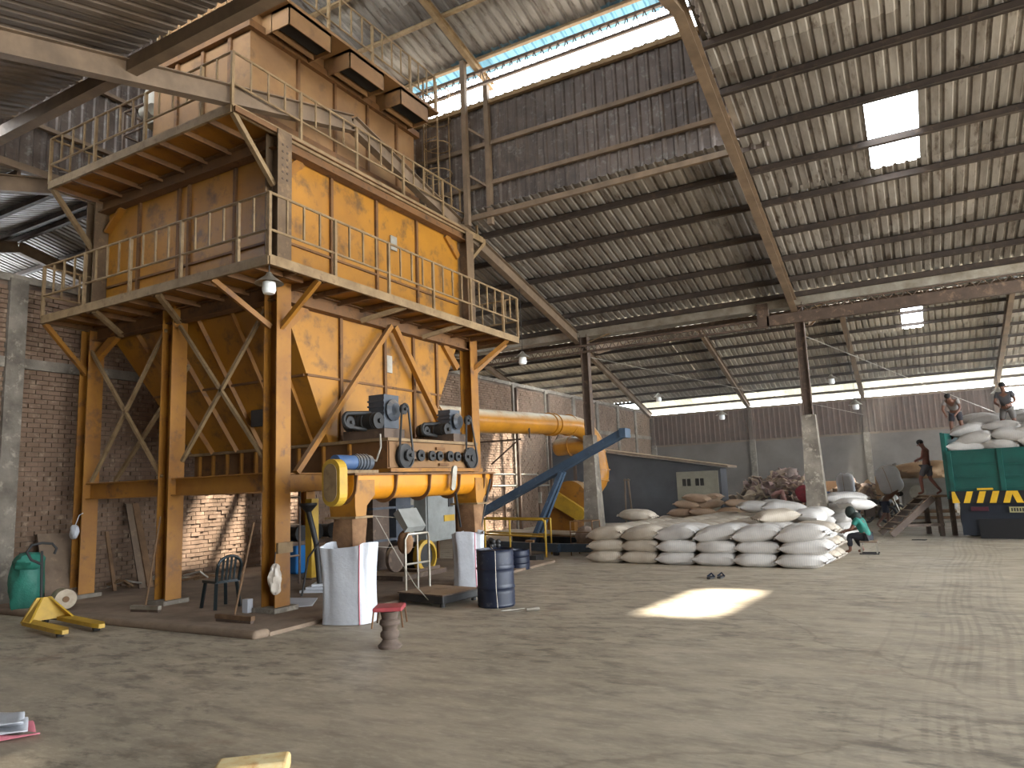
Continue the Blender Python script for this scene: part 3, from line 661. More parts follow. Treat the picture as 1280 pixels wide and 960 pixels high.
railing([(-12.3, 8.1), (-8.95, 8.1), (-8.95, 12.9), (-12.3, 12.9)], 10.6, .9, .33, mid=.3)
# caged ladder at the far end
q = MB()
for dx in (-.2, .2): q.tube([(-9.35 + dx, 13.25, 7.9), (-9.35 + dx, 13.25, 11.6)], .02, 6)
for i in range(12): q.tube([(-9.55, 13.25, 8.1 + i * .3), (-9.15, 13.25, 8.1 + i * .3)], .012, 5)
for zz in (8.7, 9.4, 10.1, 10.8, 11.5): q.tube([(-9.35 + .34 * math.cos(t), 13.3 + .34 + .34 * math.sin(t) - .1, zz) for t in [2 * math.pi * k_ / 12 for k_ in range(12)]], .014, 5, closed=True)
for t in (0, 1.2, 2.2, 3.14): q.tube([(-9.35 + .34 * math.cos(t), 13.54 + .34 * math.sin(t), 8.7), (-9.35 + .34 * math.cos(t), 13.54 + .34 * math.sin(t), 11.5)], .012, 5)
q.build('caged_ladder', M['rail'], T)
# blower cluster and guard on the far side of the cabinet
q = MB(); q.tube([(-12.75, 8.6, 10.0), (-12.75, 8.3, 10.0)], .3, 16); q.tube([(-12.6, 8.25, 9.6), (-12.9, 8.25, 9.6)], .14, 12); q.box((-12.7, 8.5, 9.5), (.5, .5, .3)); q.build('fan_unit', M['galv'], T, smooth=True)
railing([(-12.4, 7.95), (-13.1, 7.95), (-13.1, 8.9)], 8.3, 1.25, .35, mid=.6, m_='steel')
MB().box((-12.65, 8.25, 8.3), (.5, .4, .25)).build('bracket_box', M['orange_d'], T)
# manometer and bag on the front column
q = MB(); q.bx(X0 + .16, X0 + .2, Y0 - .14, Y0 + .16, .92, 1.08); q.build('bracket_plate', M['rail'], T)
# ================================================================ SCREW CONVEYOR AND BAGGING SPOUTS
V = thing('screw_conveyor', 'bright orange screw conveyor trough with blue motor and two bagging spouts', 'conveyor', (-7.35, 9.9, 1.7))
xc, r_, zt_ = -7.4, .2, 2.05
q = MB(); n_ = 14
for yy in (8.0, 11.9):
    pass
prof = [(xc + .22, zt_)] + [(xc + .22 * math.cos(math.pi * k / n_), 1.9 - .22 * math.sin(math.pi * k / n_)) for k in range(n_ + 1)] + [(xc - .22, zt_)]
k_ = len(prof); vs = [(x, 8.0, z) for x, z in prof] + [(x, 11.9, z) for x, z in prof]
q.add(vs, [(i, i + 1, k_ + i + 1, k_ + i) for i in range(k_ - 1)] + [tuple(range(k_)), tuple(range(2 * k_ - 1, k_ - 1, -1))])
q.build('trough', M['brightyel'], V, smooth=True)
MB().bx(xc - .3, xc + .3, 7.95, 11.95, 2.05, 2.08).build('trough_lid', M['rust'], V)
for y in (8.02, 8.95, 9.85, 10.75, 11.6, 11.88):
    pr = [(xc + .29, zt_)] + [(xc + .27 * math.cos(math.pi * k / n_), 1.9 - .28 * math.sin(math.pi * k / n_)) for k in range(n_ + 1)] + [(xc - .29, zt_)]
    MB().prism([(x, y - .012, z) for x, z in pr], (0, .024, 0)).build('rib_plate', M['rust'], V)
for y, zz in ((8.15, 1.45), (11.45, 1.52)):
    q = MB(); q.add([(xc + .24, y - .14, 1.98), (xc + .24, y + .3, 1.98), (xc + .24, y + .3, 1.75), (xc + .24, y + .12, 1.6), (xc + .24, y + .1, zz), (xc + .24, y - .12, zz), (xc + .24, y - .14, 1.6)], [tuple(range(7))])
    q.v += [(x - .5, yy, z) for x, yy, z in q.v]; q.f.append(tuple(range(13, 6, -1))); q.mi.append(0)
    for i in range(7): q.f.append((i, (i + 1) % 7, 7 + (i + 1) % 7, 7 + i)); q.mi.append(0)
    q.build('spout', M['orange'], V); MB().bx(xc - .3, xc + .3, y - .2, y + .18, zz - .03, zz).build('spout_flange', M['rail'], V)
    # cloth sleeve
    q = MB(); ring = []; nn = 16; hh = [zz, zz - .1, zz - .25, zz - .42, .98]
    for j, z in enumerate(hh):
        for k in range(nn):
            t = 2 * math.pi * k / nn; rr_ = .18 + .015 * math.sin(3 * t + j) + .01 * math.sin(7 * t)
            c_, s_ = math.cos(t), math.sin(t); e = .5
            ring.append((xc + .02 + rr_ * 1.15 * math.copysign(abs(c_) ** e, c_), y + rr_ * math.copysign(abs(s_) ** e, s_), z))
    q.add(ring, [(j * nn + k, j * nn + (k + 1) % nn, (j + 1) * nn + (k + 1) % nn, (j + 1) * nn + k) for j in range(4) for k in range(nn)])
    q.build('cloth_sleeve', M['cloth'], V, smooth=True)
# end drive: belt guard, motor
q = MB(); pr = []
for k in range(12): t = math.pi * k / 11; pr.append((xc + .1 + .17 * math.cos(t), 2.12 + .17 * math.sin(t)))
for k in range(12): t = math.pi + math.pi * k / 11; pr.append((xc + .1 + .17 * math.cos(t), 1.78 + .17 * math.sin(t)))
q.prism([(x, 7.66, z) for x, z in pr], (0, .16, 0)); q.build('belt_guard', M['yellow'], V)
q = MB(); q.prism([((x - xc - .1) * .72 + xc + .1, 7.655, (z - 1.95) * .8 + 1.95) for x, z in pr], (0, -.012, 0)); q.build('guard_grille', M['rail'], V)
q = MB(); q.tube([(xc, 7.85, 2.25), (xc, 8.25, 2.25)], .11, 14); q.build('motor', M['motor_blue'], V, smooth=True)
q = MB(); q.tube([(xc, 8.25, 2.25), (xc, 8.6, 2.25)], .12, 14)
for k in range(4): q.tube([(xc, 8.28 + .07 * k, 2.25), (xc, 8.31 + .07 * k, 2.25)], .135, 14)
q.build('gear_motor', M['motor'], V, smooth=True)
MB().bx(xc - .15, xc + .15, 7.9, 8.65, 2.08, 2.13).build('motor_base', M['rail'], V)
q = MB(); q.tube([(xc + .05, 8.55, 2.3), (xc - .02, 8.8, 2.28), (xc - .05, 8.95, 2.5), (xc - .1, 9.0, 2.72)], .018, 6); q.build('cable_conduit', M['galv'], V, smooth=True)
q = MB(); pr2 = [(.07 * math.cos(t), .17 + .07 * math.sin(t)) for t in [math.pi * k / 8 for k in range(9)]] + [(.07 * math.cos(t), -.17 + .07 * math.sin(t)) for t in [math.pi + math.pi * k / 8 for k in range(9)]]
q.prism([(xc + .31, 10.45 + a * .95 + b_ * .18, 1.98 + b_ * .9) for a, b_ in pr2], (.04, 0, 0)); q.build('small_belt_cover', M['galv'], V)
for p, q_ in (((xc + .25, 10.62, 1.72), (xc + .05, 11.05, 1.1)), ((xc + .3, 11.75, 1.95), (xc + .2, 11.5, 1.05))): MB().tube([p, q_], .022, 6).build('rubber_strap', M['black'], V)
for y in (8.3, 11.6): MB().bar((xc - .35, y, .05), (xc - .35, y, 2.0), .1, .1).build('leg', M['rust'], V)

# white sacks hanging open under the spouts
M['stripe_sack'] = mat('white_sack_red_line', '#c6c8cc', '#b6b8bd', 2.5, .5, bump=.25)
M['redline'] = mat('red_thread', '#c2707a', rough=.7)
def open_sack(name, label, x, y, h, wx, wy, seed):
    rnd = random.Random(seed); t_ = thing(name, label, 'sack', (x, y, 0), R(18), group='white sacks under the spouts')
    q = MB(); nn, mm = 48, 14; vs = []; ph = [rnd.uniform(0, 6.28) for _ in range(4)]
    for j in range(mm + 1):
        z = h * j / mm; g_ = 1 - .06 * math.sin(math.pi * j / mm)
        for k in range(nn):
            t = 2 * math.pi * k / nn; c_, s_ = math.cos(t), math.sin(t); e = .55
            fold = 1 + (.05 * math.sin(5 * t + ph[0]) + .05 * math.sin(9 * t + ph[1] + j * .12)) * (.35 + .65 * j / mm)
            vs.append((wx / 2 * g_ * fold * math.copysign(abs(c_) ** e, c_), wy / 2 * g_ * fold * math.copysign(abs(s_) ** e, s_), .01 + z + (.035 * math.sin(2 * t + ph[2]) if j == mm else 0)))
    q.add(vs, [(j * nn + k, j * nn + (k + 1) % nn, (j + 1) * nn + (k + 1) % nn, (j + 1) * nn + k) for j in range(mm) for k in range(nn)] + [tuple(range(nn - 1, -1, -1))])
    b_ = q.build('sack_body', M['stripe_sack'], t_, smooth=True, world=False)
    for kk in (40,):
        ql = MB()
        ql.tube([Vector(vs[j * nn + kk]) * 1.0 + Vector((vs[j * nn + kk][0] * .012, vs[j * nn + kk][1] * .012, 0)) for j in range(mm + 1)], .008, 5); ql.build('red_stripe', M['redline'], t_, world=False)
    return t_
open_sack('open_sack', 'tall white sack hung under the near spout with thin red stripe', -7.12, 7.85, 1.06, .72, .56, 3)
open_sack('open_sack', 'white sack hung under the far spout behind the navy drum', -7.22, 11.1, .98, .55, .5, 5)

# ================================================================ DUCTS, BLOWER, BLUE CONVEYOR
M['duct'] = mat('yellow_duct', '#b87c22', '#a06a1e', 1.5, .35, c3='#94672c', scale3=4, dust='#d8ccb4', lo3=.62)
D = thing('duct_pipe', 'long fat yellow duct pipe with flanges bending down beside the concrete column', 'pipe', (-10.4, 20, 0))
q = MB(); pts = [(-10.5, 11.0, 3.5), (-10.5, 17, 3.65), (-10.45, 22.6, 3.84)]
for k in range(1, 9): t = math.pi / 2 * k / 8; pts.append((-10.4 + .45 * math.sin(t) * .8, 22.6 + 1.5 * math.sin(t), 3.84 - .9 * (1 - math.cos(t))))
pts += [(-10.0, 24.3, 2.2)]
for k in range(1, 7): t = math.pi / 2 * k / 6; pts.append((-10.0 - .6 * (1 - math.cos(t)), 24.3 - .3 * (1 - math.cos(t)), 2.2 - .7 * math.sin(t)))
q.tube(pts, .34, 24); q.build('duct', M['duct'], D, smooth=True)
for p, ax in (((-10.5, 14.6, 3.59), (0, 1, .02)), ((-10.47, 21.2, 3.79), (0, 1, .03)), ((-10.47, 21.55, 3.8), (0, 1, .03)), ((-10.45, 22.7, 3.84), (0, 1, -.1)), ((-10.04, 24.1, 2.9), (0, .1, -1)), ((-10.0, 24.3, 2.25), (0, 0, -1)), ((-10.05, 24.26, 1.95), (-.3, 0, -1))):
    MB().lathe([(.35, -.02), (.39, -.02), (.39, .02), (.35, .02)], p, 24, ax).build('flange_ring', M['duct'], D, smooth=True)
for y in (16.2, 19.3):
    q = MB(); q.bar((-10.5, y, 3.22), (-12.5, y, 3.22), .05, .05); q.bar((-10.2, y, 3.25), (-10.2, y, 3.55), .04, .04); q.bar((-10.6, y, 3.2), (-11.6, y, 2.5), .04, .04); q.build('pipe_bracket', M['steel'], D)
D2 = thing('stub_pipe', 'short orange stub pipe with capped end low behind the concrete column', 'pipe', (-11, 24, 3.2))
q = MB(); q.tube([(-11.5, 24.0, 3.15), (-10.2, 24.05, 3.22)], .32, 20); q.ell((-11.5, 24, 3.15), (.18, .32, .32), 16, 10); q.build('pipe_body', M['duct'], D2, smooth=True)
MB().lathe([(.33, -.02), (.37, -.02), (.37, .02), (.33, .02)], (-11.0, 24.02, 3.18), 20, (1, 0, .05)).build('flange_ring', M['duct'], D2, smooth=True)
MB().bar((-11.6, 24, 3.4), (-11.4, 24, 3.75), .03, .03).build('lifting_lug', M['steel'], D2)
MB().bar((-10.9, 24.1, 0), (-10.9, 24.1, 2.9), .1, .1).build('stand', M['steel'], D2)
B = thing('blower_fan', 'orange blower housing with slanted yellow belt guard beside the column', 'fan', (-10.2, 22, 0))
q = MB(); sp = []
for k in range(22): t = 2 * math.pi * k / 22; rr_ = .62 + .1 * k / 22; sp.append((-10.1 + rr_ * math.cos(t), 21.8, 1.25 + rr_ * math.sin(t)))
q.prism(sp, (0, .5, 0)); q.build('scroll_housing', M['orange_d'], B)
MB().bx(-10.95, -9.95, 21.7, 22.5, .15, 1.0).build('pedestal', M['orange_d'], B); MB().bx(-11.0, -9.5, 21.5, 22.6, .0, .16).build('base_frame', M['rust'], B)
q = MB(); a0 = Vector((-10.55, 21.55, 1.32)); a1 = Vector((-9.72, 21.55, .82)); dd = (a1 - a0).normalized(); nn_ = Vector((-dd.z, 0, dd.x)); pr = []
for k in range(10): t = math.pi / 2 + math.pi * k / 9; pr.append(a0 + (dd * math.cos(t) + nn_ * math.sin(t)) * .24)
for k in range(10): t = -math.pi / 2 + math.pi * k / 9; pr.append(a1 + (dd * math.cos(t) + nn_ * math.sin(t)) * .22)
q.prism(pr, (0, .16, 0)); q.build('belt_guard', M['yellow'], B)
q = MB(); q.tube([(-9.5, 21.9, .55), (-9.05, 21.9, .55)], .2, 14); q.build('motor', M['motor'], B, smooth=True)

U = thing('incline_conveyor', 'long blue inclined channel conveyor sloping up past the concrete column', 'conveyor', (-9, 18, 0))
a, b_ = Vector((-12.2, 18.0, .53)), Vector((-6.62, 18.0, 3.03))
q = MB(); dz = Vector((-.4, 0, .9)) * .14
q.bar(a, b_, .3, .03); q.bar(a + Vector((0, -.15, .08)), b_ + Vector((0, -.15, .08)), .02, .2); q.bar(a + Vector((0, .15, .08)), b_ + Vector((0, .15, .08)), .02, .2); q.build('channel', M['blue'], U)
MB().bx(-6.72, -6.55, 17.8, 18.2, 2.95, 3.2).build('head_end', M['blue'], U)
p = a.lerp(b_, .68)
MB().bar(a.lerp(b_, .66) - Vector((0, .1, .05)), (-9.6, 17.85, .05), .16, .1).build('leg', M['blue'], U); MB().bar(a.lerp(b_, .66) + Vector((0, .1, -.05)), (-9.6, 18.25, .05), .1, .08).build('leg', M['blue'], U)
MB().box((-9.15, 17.78, 1.45), (.08, .06, .3)).build('jack_screw', M['galv'], U)
MB().bx(-10.3, -9.2, 17.75, 18.3, 0, .08).build('base', M['blue'], U)
G = thing('guard_rail', 'low yellow tubular guard rail in front of the blue conveyor', 'rail', (-9, 16.6, 0))
rp = [(-11.2, 17.4), (-8.3, 16.25)]
for hz in (.92, .5):
    q = MB(); q.tube([(-11.2, 17.4, hz), (-8.32, 16.26, hz), (-8.26, 16.24, hz - .06), (-8.25, 16.24, hz - .14)], .025, 8); q.tube([(-11.0, 17.9, hz), (-8.4, 16.85, hz)], .022, 8); q.build('rail_bar', M['yellow'], G, smooth=True)
for t in (.2, .55, 1.0):
    x, y = -11.2 + 2.95 * t, 17.4 - 1.16 * t; MB().tube([(x, y, 0), (x, y, .92)], .027, 8).build('rail_post', M['yellow'], G)
MB().tube([(-8.4, 16.85, 0), (-8.4, 16.85, .92)], .025, 8).build('rail_post', M['yellow'], G)
P = thing('weigh_platform', 'low pale steel weighing platform on dark beams behind the yellow rail', 'platform', (-9.2, 18.2, 0))
MB().prism([(-11.6, 18.9, .42), (-7.9, 17.4, .42), (-7.3, 18.4, .42), (-11.2, 19.8, .42)], (0, 0, .04)).build('deck_plate', M['galv'], P)
for p_, q_ in (((-11.4, 17.8, .2), (-8.0, 16.5, .2)), ((-8.1, 16.6, .2), (-6.9, 16.6, .2)), ((-11, 19.5, .2), (-7.4, 18.2, .2))): MB().bar(p_, q_, .14, .2).build('side_beam', M['blue'], P)
for x, y in ((-11.3, 17.9), (-8.2, 16.7), (-7, 16.7), (-7.5, 18.2)): MB().bx(x - .06, x + .06, y - .06, y + .06, 0, .3).build('foot', M['black'], P)
t_ = thing('small_stand', 'small dark stand on the floor in front of the weighing platform', 'stand', (-8.2, 15.3, 0))
q = MB(); q.bx(-8.45, -7.95, 15.1, 15.5, 0, .16); q.build('base', M['black'], t_); MB().tube([(-8.2, 15.3, .16), (-8.2, 15.3, .5)], .02, 6).build('stem', M['steel'], t_); MB().bx(-8.3, -8.1, 15.25, 15.35, .45, .5).build('top_plate', M['rust'], t_)
WC = thing('wire_cage', 'small rusty wire cage holding a grey bundle beside the sack stack', 'cage', (-7.45, 16.9, 0))
for x, y in ((-7.75, 16.65), (-7.15, 16.65), (-7.75, 17.15), (-7.15, 17.15)): MB().tube([(x, y, 0), (x, y, .85)], .014, 6).build('cage_post', M['rust'], WC)
for z in (.3, .58, .85): MB().tube([(-7.75, 16.65, z), (-7.15, 16.65, z), (-7.15, 17.15, z), (-7.75, 17.15, z)], .011, 6, closed=True).build('cage_ring', M['rust'], WC)
CB_ = mat('grey_bundle', '#8c7a6a', '#6f6054', 5, .85, bump=.3)
# wall pipes along the brick wall
w_ = thing('service_pipe', 'two thin pale pipes on brackets along the sunlit brick wall', 'pipe', (-14.4, 26, 2))
MB().tube([(-14.4, 14.8, 2.35), (-14.4, 27.8, 2.25), (-14.4, 28.2, 2.05)], .035, 8).build('upper_pipe', M['galv'], w_, smooth=True); MB().tube([(-14.4, 15, 1.92), (-14.4, 31, 1.74)], .04, 8).build('lower_pipe', M['galv'], w_, smooth=True)
for y in (16, 19, 22, 25, 28, 30.5): MB().bar((-14.45, y, .2), (-14.45, y, 2.35), .06, .06).build('bracket_post', M['steel'], w_)
# timber framed roof over the elevator pit: a row of dark steel posts by the wall
for y, lab in ((26.0, 'thin rusty post against the brick wall behind the blue conveyor'), (29.0, 'thin rusty post against the brick wall near the dark shed')):
    tag(MB().bar((-14.3, y, 0), (-14.3, y, 5.9), .12, .12).build('steel_post', M['steel']), lab, 'post')

# ================================================================ CONTROL CABINETS AND PLANT UNDER THE TOWER
C1 = thing('control_cabinet', 'grey electrical control cabinet on orange legs under the far spout', 'cabinet', (-10.2, 14.3, 0))
MB().bx(-10.9, -10.3, 14.0, 15.3, .55, 1.75).build('body', M['grey_cab'], C1); MB().bx(-10.3, -10.27, 14.05, 15.25, .6, 1.7).build('door', M['grey_cab'], C1)
MB().bx(-10.27, -10.25, 14.9, 15.1, 1.35, 1.6).build('meter_window', M['black'], C1); MB().bx(-10.27, -10.25, 14.7, 15.15, 1.0, 1.15).build('label_plate', M['yellow'], C1)
for x, y in ((-10.85, 14.05), (-10.35, 14.05), (-10.85, 15.25), (-10.35, 15.25)): MB().bar((x, y, 0), (x, y, .55), .06, .06).build('leg', M['rust'], C1)
C2 = thing('bucket_elevator', 'dark grey bucket elevator casing standing under the hopper', 'machine', (-10.6, 12.6, 0))
MB().bx(-10.9, -10.4, 12.2, 12.75, .05, 2.2).build('casing', M['steel'], C2); MB().bx(-10.9, -10.4, 13.0, 13.55, .05, 2.2).build('casing', M['motor'], C2)
for z in (.7, 1.4): MB().bx(-10.95, -10.35, 12.15, 13.6, z, z + .05).build('flange', M['motor'], C2)
MB().bx(-10.95, -10.5, 13.6, 13.8, .05, 2.1).build('cable_duct', M['galv'], C2)
C3 = thing('blower_motor', 'dark dusty motor with round yellow rim on the floor under the hopper', 'motor', (-9.3, 12.5, 0))
q = MB(); q.tube([(-9.9, 12.3, .42), (-9.1, 12.3, .42)], .3, 20); q.build('motor_body', M['black'], C3, smooth=True)
MB().lathe([(.27, 0), (.34, .0), (.34, .12), (.3, .14), (.27, .14), (.27, 0)], (-9.15, 12.3, .42), 22, (1, 0, 0), caps=False).build('yellow_rim', M['yellow'], C3, smooth=True)
MB().lathe([(.02, 0), (.26, .02), (.26, .1), (.02, .12)], (-9.3, 11.5, .45), 18, (1, 0, 0)).build('pulley', M['steel'], C3, smooth=True)
MB().bx(-10.1, -8.9, 11.3, 12.8, .05, .14).build('base_frame', M['steel'], C3); MB().bx(-9.6, -9.0, 11.9, 12.7, .1, .2).build('skid', M['steel'], C3)
C4 = thing('pump_set', 'row of small dark pump motors on a bench behind the tower column', 'motor', (-12.6, 12.3, 0))
for y in (11.6, 12.1, 12.6): q = MB(); q.tube([(-12.5, y, .95), (-12.0, y, .95)], .15, 12); q.tube([(-12.0, y, .95), (-11.93, y, .95)], .18, 12); q.build('pump', M['black'], C4, smooth=True)
MB().bx(-12.7, -11.9, 11.3, 12.9, .7, .78).build('bench_top', M['steel'], C4)
for y in (11.4, 12.8): MB().bar((-12.3, y, .03), (-12.3, y, .7), .08, .08).build('leg', M['steel'], C4)
C5 = thing('pipe_ladder', 'thin steel pipe frame standing behind the near spout', 'frame', (-10.6, 10.5, 0))
for y in (9.9, 10.55): MB().tube([(-10.9, y, .05), (-10.9, y, 2.0)], .025, 8).build('upright', M['steel'], C5)
for z in (.6, 1.2, 1.75): MB().tube([(-10.9, 9.9, z), (-10.9, 10.55, z)], .02, 8).build('rung', M['steel'], C5)
C6 = thing('dust_pipe', 'black bent pipe with funnel standing by the near spout', 'pipe', (-9.6, 9.8, 0))
q = MB(); q.tube([(-9.6, 9.8, .05), (-9.65, 9.75, .9), (-9.75, 9.65, 1.5)], .05, 10); q.lathe([(.05, 0), (.16, .12), (.16, .16)], (-9.75, 9.65, 1.48), 14); q.build('pipe_body', M['black'], C6, smooth=True)
C7 = thing('blue_jerrycan', 'bright blue plastic jerrycan with water bottle behind the front column', 'jerrycan', (-12.4, 11.9, .05))
q = MB(); q.box((-12.4, 11.9, .5), (.5, .45, .9)); o = q.build('can_body', mat('bright_blue_plastic', '#2a6fb0', '#2f7cc0', 3, .4), C7); bv = o.modifiers.new('b', 'BEVEL'); bv.width = .06; bv.segments = 3
q = MB(); q.tube([(-12.4, 11.75, .95), (-12.4, 11.75, 1.02)], .06, 10); q.build('cap', M['black'], C7); MB().tube([(-12.5, 11.95, .95), (-12.5, 12.0, 1.05), (-12.3, 12.0, 1.05), (-12.3, 11.95, .95)], .03, 8).build('handle', M['bluedrum'], C7)
# flywheel machine beside it
q = MB(); C8 = thing('machine_guard', 'narrow upright yellow guard box beside the dark pumps', 'guard', (-11.2, 11.2, 0))
MB().bx(-11.3, -11.12, 11.1, 11.3, .05, 1.7).build('guard_box', M['yellow'], C8); MB().bx(-11.35, -11.07, 11.05, 11.35, .03, .08).build('foot_plate', M['steel'], C8)

# ================================================================ FLOOR THINGS
def drum(name, label, x, y, r, h, m_, lid=True):
    t_ = thing(name, label, 'drum', (x, y, 0))
    q = MB(); pr = [(r * .97, 0), (r, .02)]
    for k in range(1, 30):
        z = h * k / 30; pr.append((r + (.014 if k in (10, 20) else (.005 * (k % 2) if k > 21 or k < 8 else 0)), z))
    pr += [(r, h - .02), (r + .012, h), (r - .01, h), (r - .015, h - .03)]
    q.lathe(pr, (x, y, .0), 32); q.build('drum_body', M[m_], t_, smooth=True)
    MB().lathe([(0.001, h - .05), (r - .014, h - .05)], (x, y, 0), 32).build('drum_lid', M['black'], t_)
    return t_
dr = drum('oil_drum', 'navy blue dented steel oil drum beside the platform scale', -5.78, 9.62, .285, .85, 'bluedrum')
q = MB(); rn = random.Random(2)
for k in range(9): q.ell((-5.75 + rn.uniform(-.06, .08), 9.5 + rn.uniform(-.06, .06), .9 + rn.uniform(0, .12)), (.04, .04, .04), 8, 6)
q.build('valve_cluster', M['black'], dr, smooth=True)
wr = MB().tube([(-5.72, 9.4, .9), (-5.6, 9.33, .84), (-5.6, 9.32, .3), (-5.57, 9.3, .02), (-5.4, 9.25, .012), (-5.2, 9.45, .012), (-5.45, 9.15, .012), (-5.2, 9.2, .012), (-5.02, 9.35, .012)], .005, 6).build('cord', M['galv'], smooth=True); tag(wr, 'thin pale cord hanging down the navy drum onto the floor', 'cord')
tag(MB().tube([(-5.08, 9.28, .03), (-4.93, 9.4, .03)], .028, 8).build('plug', M['galv'], smooth=True), 'small pale socket plug lying on the floor by the drum', 'plug')
drum('small_drum', 'short blue drum standing behind the large navy drum', -7.72, 13.85, .24, .42, 'bluedrum')
# platform scale
SC = thing('platform_scale', 'dark platform scale with tube handle and covered display head', 'scale', (-6.95, 9.7, 0), R(-8))
q = MB(); q.bx(-.42, .55, -.45, .42, .05, .17); o = q.build('platform', M['black'], SC, world=False); bv = o.modifiers.new('b', 'BEVEL'); bv.width = .02; bv.segments = 2
MB().bx(-.43, .56, -.46, .43, .17, .19).build('deck_plate', M['steel'], SC, world=False)
for x, y in ((-.35, -.38), (.48, -.38), (-.35, .35), (.48, .35)): MB().lathe([(.04, 0), (.04, .05)], (x, y, 0), 10).build('foot', M['black'], SC, world=False)
MB().tube([(-.4, -.3, .1), (-.4, -.3, 1.0), (-.38, -.26, 1.08), (-.38, .2, 1.08), (-.4, .25, 1.0), (-.4, .25, .1)], .022, 8).build('handle_frame', M['galv'], SC, smooth=True, world=False)
MB().tube([(-.4, -.3, .6), (-.4, .25, .6)], .018, 8).build('cross_tube', M['galv'], SC, smooth=True, world=False)
MB().tube([(-.4, -.02, .1), (-.4, -.02, 1.06)], .016, 8).build('mid_tube', M['galv'], SC, smooth=True, world=False)
q = MB(); q.prism([(-.62, -.35, 1.42), (-.36, -.35, 1.12), (-.28, -.35, 1.2), (-.5, -.35, 1.5)], (0, .42, 0)); q.build('display_head', M['grey_cab'], SC, world=False)
MB().tube([(-.45, -.15, 1.0), (-.45, -.15, 1.25)], .03, 8).build('head_post', M['galv'], SC, world=False)
q = MB(); q.ell((-.5, -.2, .95), (.14, .13, .2), 12, 8); q.build('plastic_bag', M['cloth'], SC, smooth=True, world=False)
# stool: red topped wire stool set over a stack of dark pots
ST = thing('stool', 'small stool with red padded top set over a stack of dark clay pots', 'stool', (-5.52, 6.75, 0))
q = MB(); q.lathe([(.13, 0), (.14, .03), (.1, .07), (.085, .1), (.11, .13), (.11, .17), (.085, .2), (.09, .24), (.12, .27), (.115, .31), (.09, .33), (.1, .37), (.11, .41), (.06, .42)], (-5.52, 6.75, 0), 24); q.build('pot_stack', mat('dark_clay', '#6a5a4e', '#54473e', 5, .85), ST, smooth=True)
q = MB(); q.box((-5.52, 6.75, .45), (.34, .34, .05), R(30)); o = q.build('padded_top', mat('red_vinyl', '#a8464a', '#8d3a3e', 6, .55), ST); bv = o.modifiers.new('b', 'BEVEL'); bv.width = .015; bv.segments = 2
for k in range(4):
    t = R(30 + 45 + 90 * k); MB().tube([(-5.52 + .22 * math.cos(t), 6.75 + .22 * math.sin(t), .45), (-5.52 + .25 * math.cos(t), 6.75 + .25 * math.sin(t), .25)], .01, 6).build('leg', M['rust'], ST)
# plastic chair
CH = thing('plastic_chair', 'dark green plastic armless chair facing away under the tower', 'chair', (-10.0, 7.98, .05), R(-100))
M['chair'] = mat('dark_plastic', '#0e1719', '#132022', 4, .45)
MB().box((0, 0, .42), (.42, .42, .04)).build('seat', M['chair'], CH, world=False)
for sx in (-1, 1):
    for sy in (-1, 1): MB().bar((sx * .17, sy * .17, .42), (sx * .21, sy * .22, 0), .05, .04).build('leg', M['chair'], CH, world=False)
q = MB(); arch = [(-.19, .2, .42), (-.2, .24, .62)] + [(.2 * math.cos(t), .26 + .02 * math.sin(t), .66 + .16 * math.sin(t)) for t in [math.pi - math.pi * k / 10 for k in range(11)]] + [(.2, .24, .62), (.19, .2, .42)]
q.tube(arch, .024, 8); q.build('back_frame', M['chair'], CH, smooth=True, world=False)
for x in (-.1, -.033, .033, .1): MB().bar((x, .2, .43), (x * 1.05, .265, .66 + .15 * math.sqrt(max(0, 1 - (x / .2) ** 2))), .035, .015).build('back_slat', M['chair'], CH, world=False)
# pallet jack
PJ = thing('pallet_jack', 'yellow hand pallet truck with black handle parked by the kerb', 'pallet jack', (-11.55, 6.12, 0), R(-9))
for sy in (-1, 1):
    q = MB(); q.prism([(.0, sy * .23 - .085, .07), (.0, sy * .23 + .085, .07), (1.25, sy * .23 + .085, .07), (1.38, sy * .23 + .04, .06), (1.38, sy * .23 - .04, .06), (1.25, sy * .23 - .085, .07)], (0, 0, .055)); q.build('fork', M['yellow'], PJ, world=False)
    MB().tube([(1.2, sy * .23 - .04, .045), (1.2, sy * .23 + .04, .045)], .04, 12).build('roller', M['black'], PJ, world=False)
q = MB(); q.prism([(.0, -.32, .1), (.0, .32, .1), (-.1, .1, .42), (-.1, -.1, .42)], (-.05, 0, .0)); q.build('fork_head', M['yellow'], PJ, world=False)
q = MB(); q.prism([(.0, -.3, .12), (.25, -.3, .12), (-.08, -.05, .42)], (0, .03, 0)); q.prism([(.0, .27, .12), (.25, .27, .12), (-.08, .05, .42)], (0, .03, 0)); q.build('gusset', M['yellow'], PJ, world=False)
q = MB(); q.tube([(-.2, 0, .1), (-.2, 0, .4)], .06, 12); q.build('pump', M['black'], PJ, smooth=True, world=False)
for sy in (-.06, .06): MB().tube([(-.2, sy - .02, .09), (-.2, sy + .02, .09)], .09, 14).build('steer_wheel', M['black'], PJ, world=False)
q = MB(); q.tube([(-.22, 0, .35), (-.3, 0, 1.1)], .02, 8); q.build('handle_bar', M['black'], PJ, smooth=True, world=False)
q = MB(); q.tube([(-.28, .0, .9), (-.29, -.14, .98), (-.3, -.2, 1.1), (-.31, -.14, 1.2), (-.31, 0, 1.22), (-.31, .14, 1.2), (-.3, .2, 1.12), (-.29, .17, 1.04)], .02, 8); q.build('handle_loop', M['black'], PJ, smooth=True, world=False)
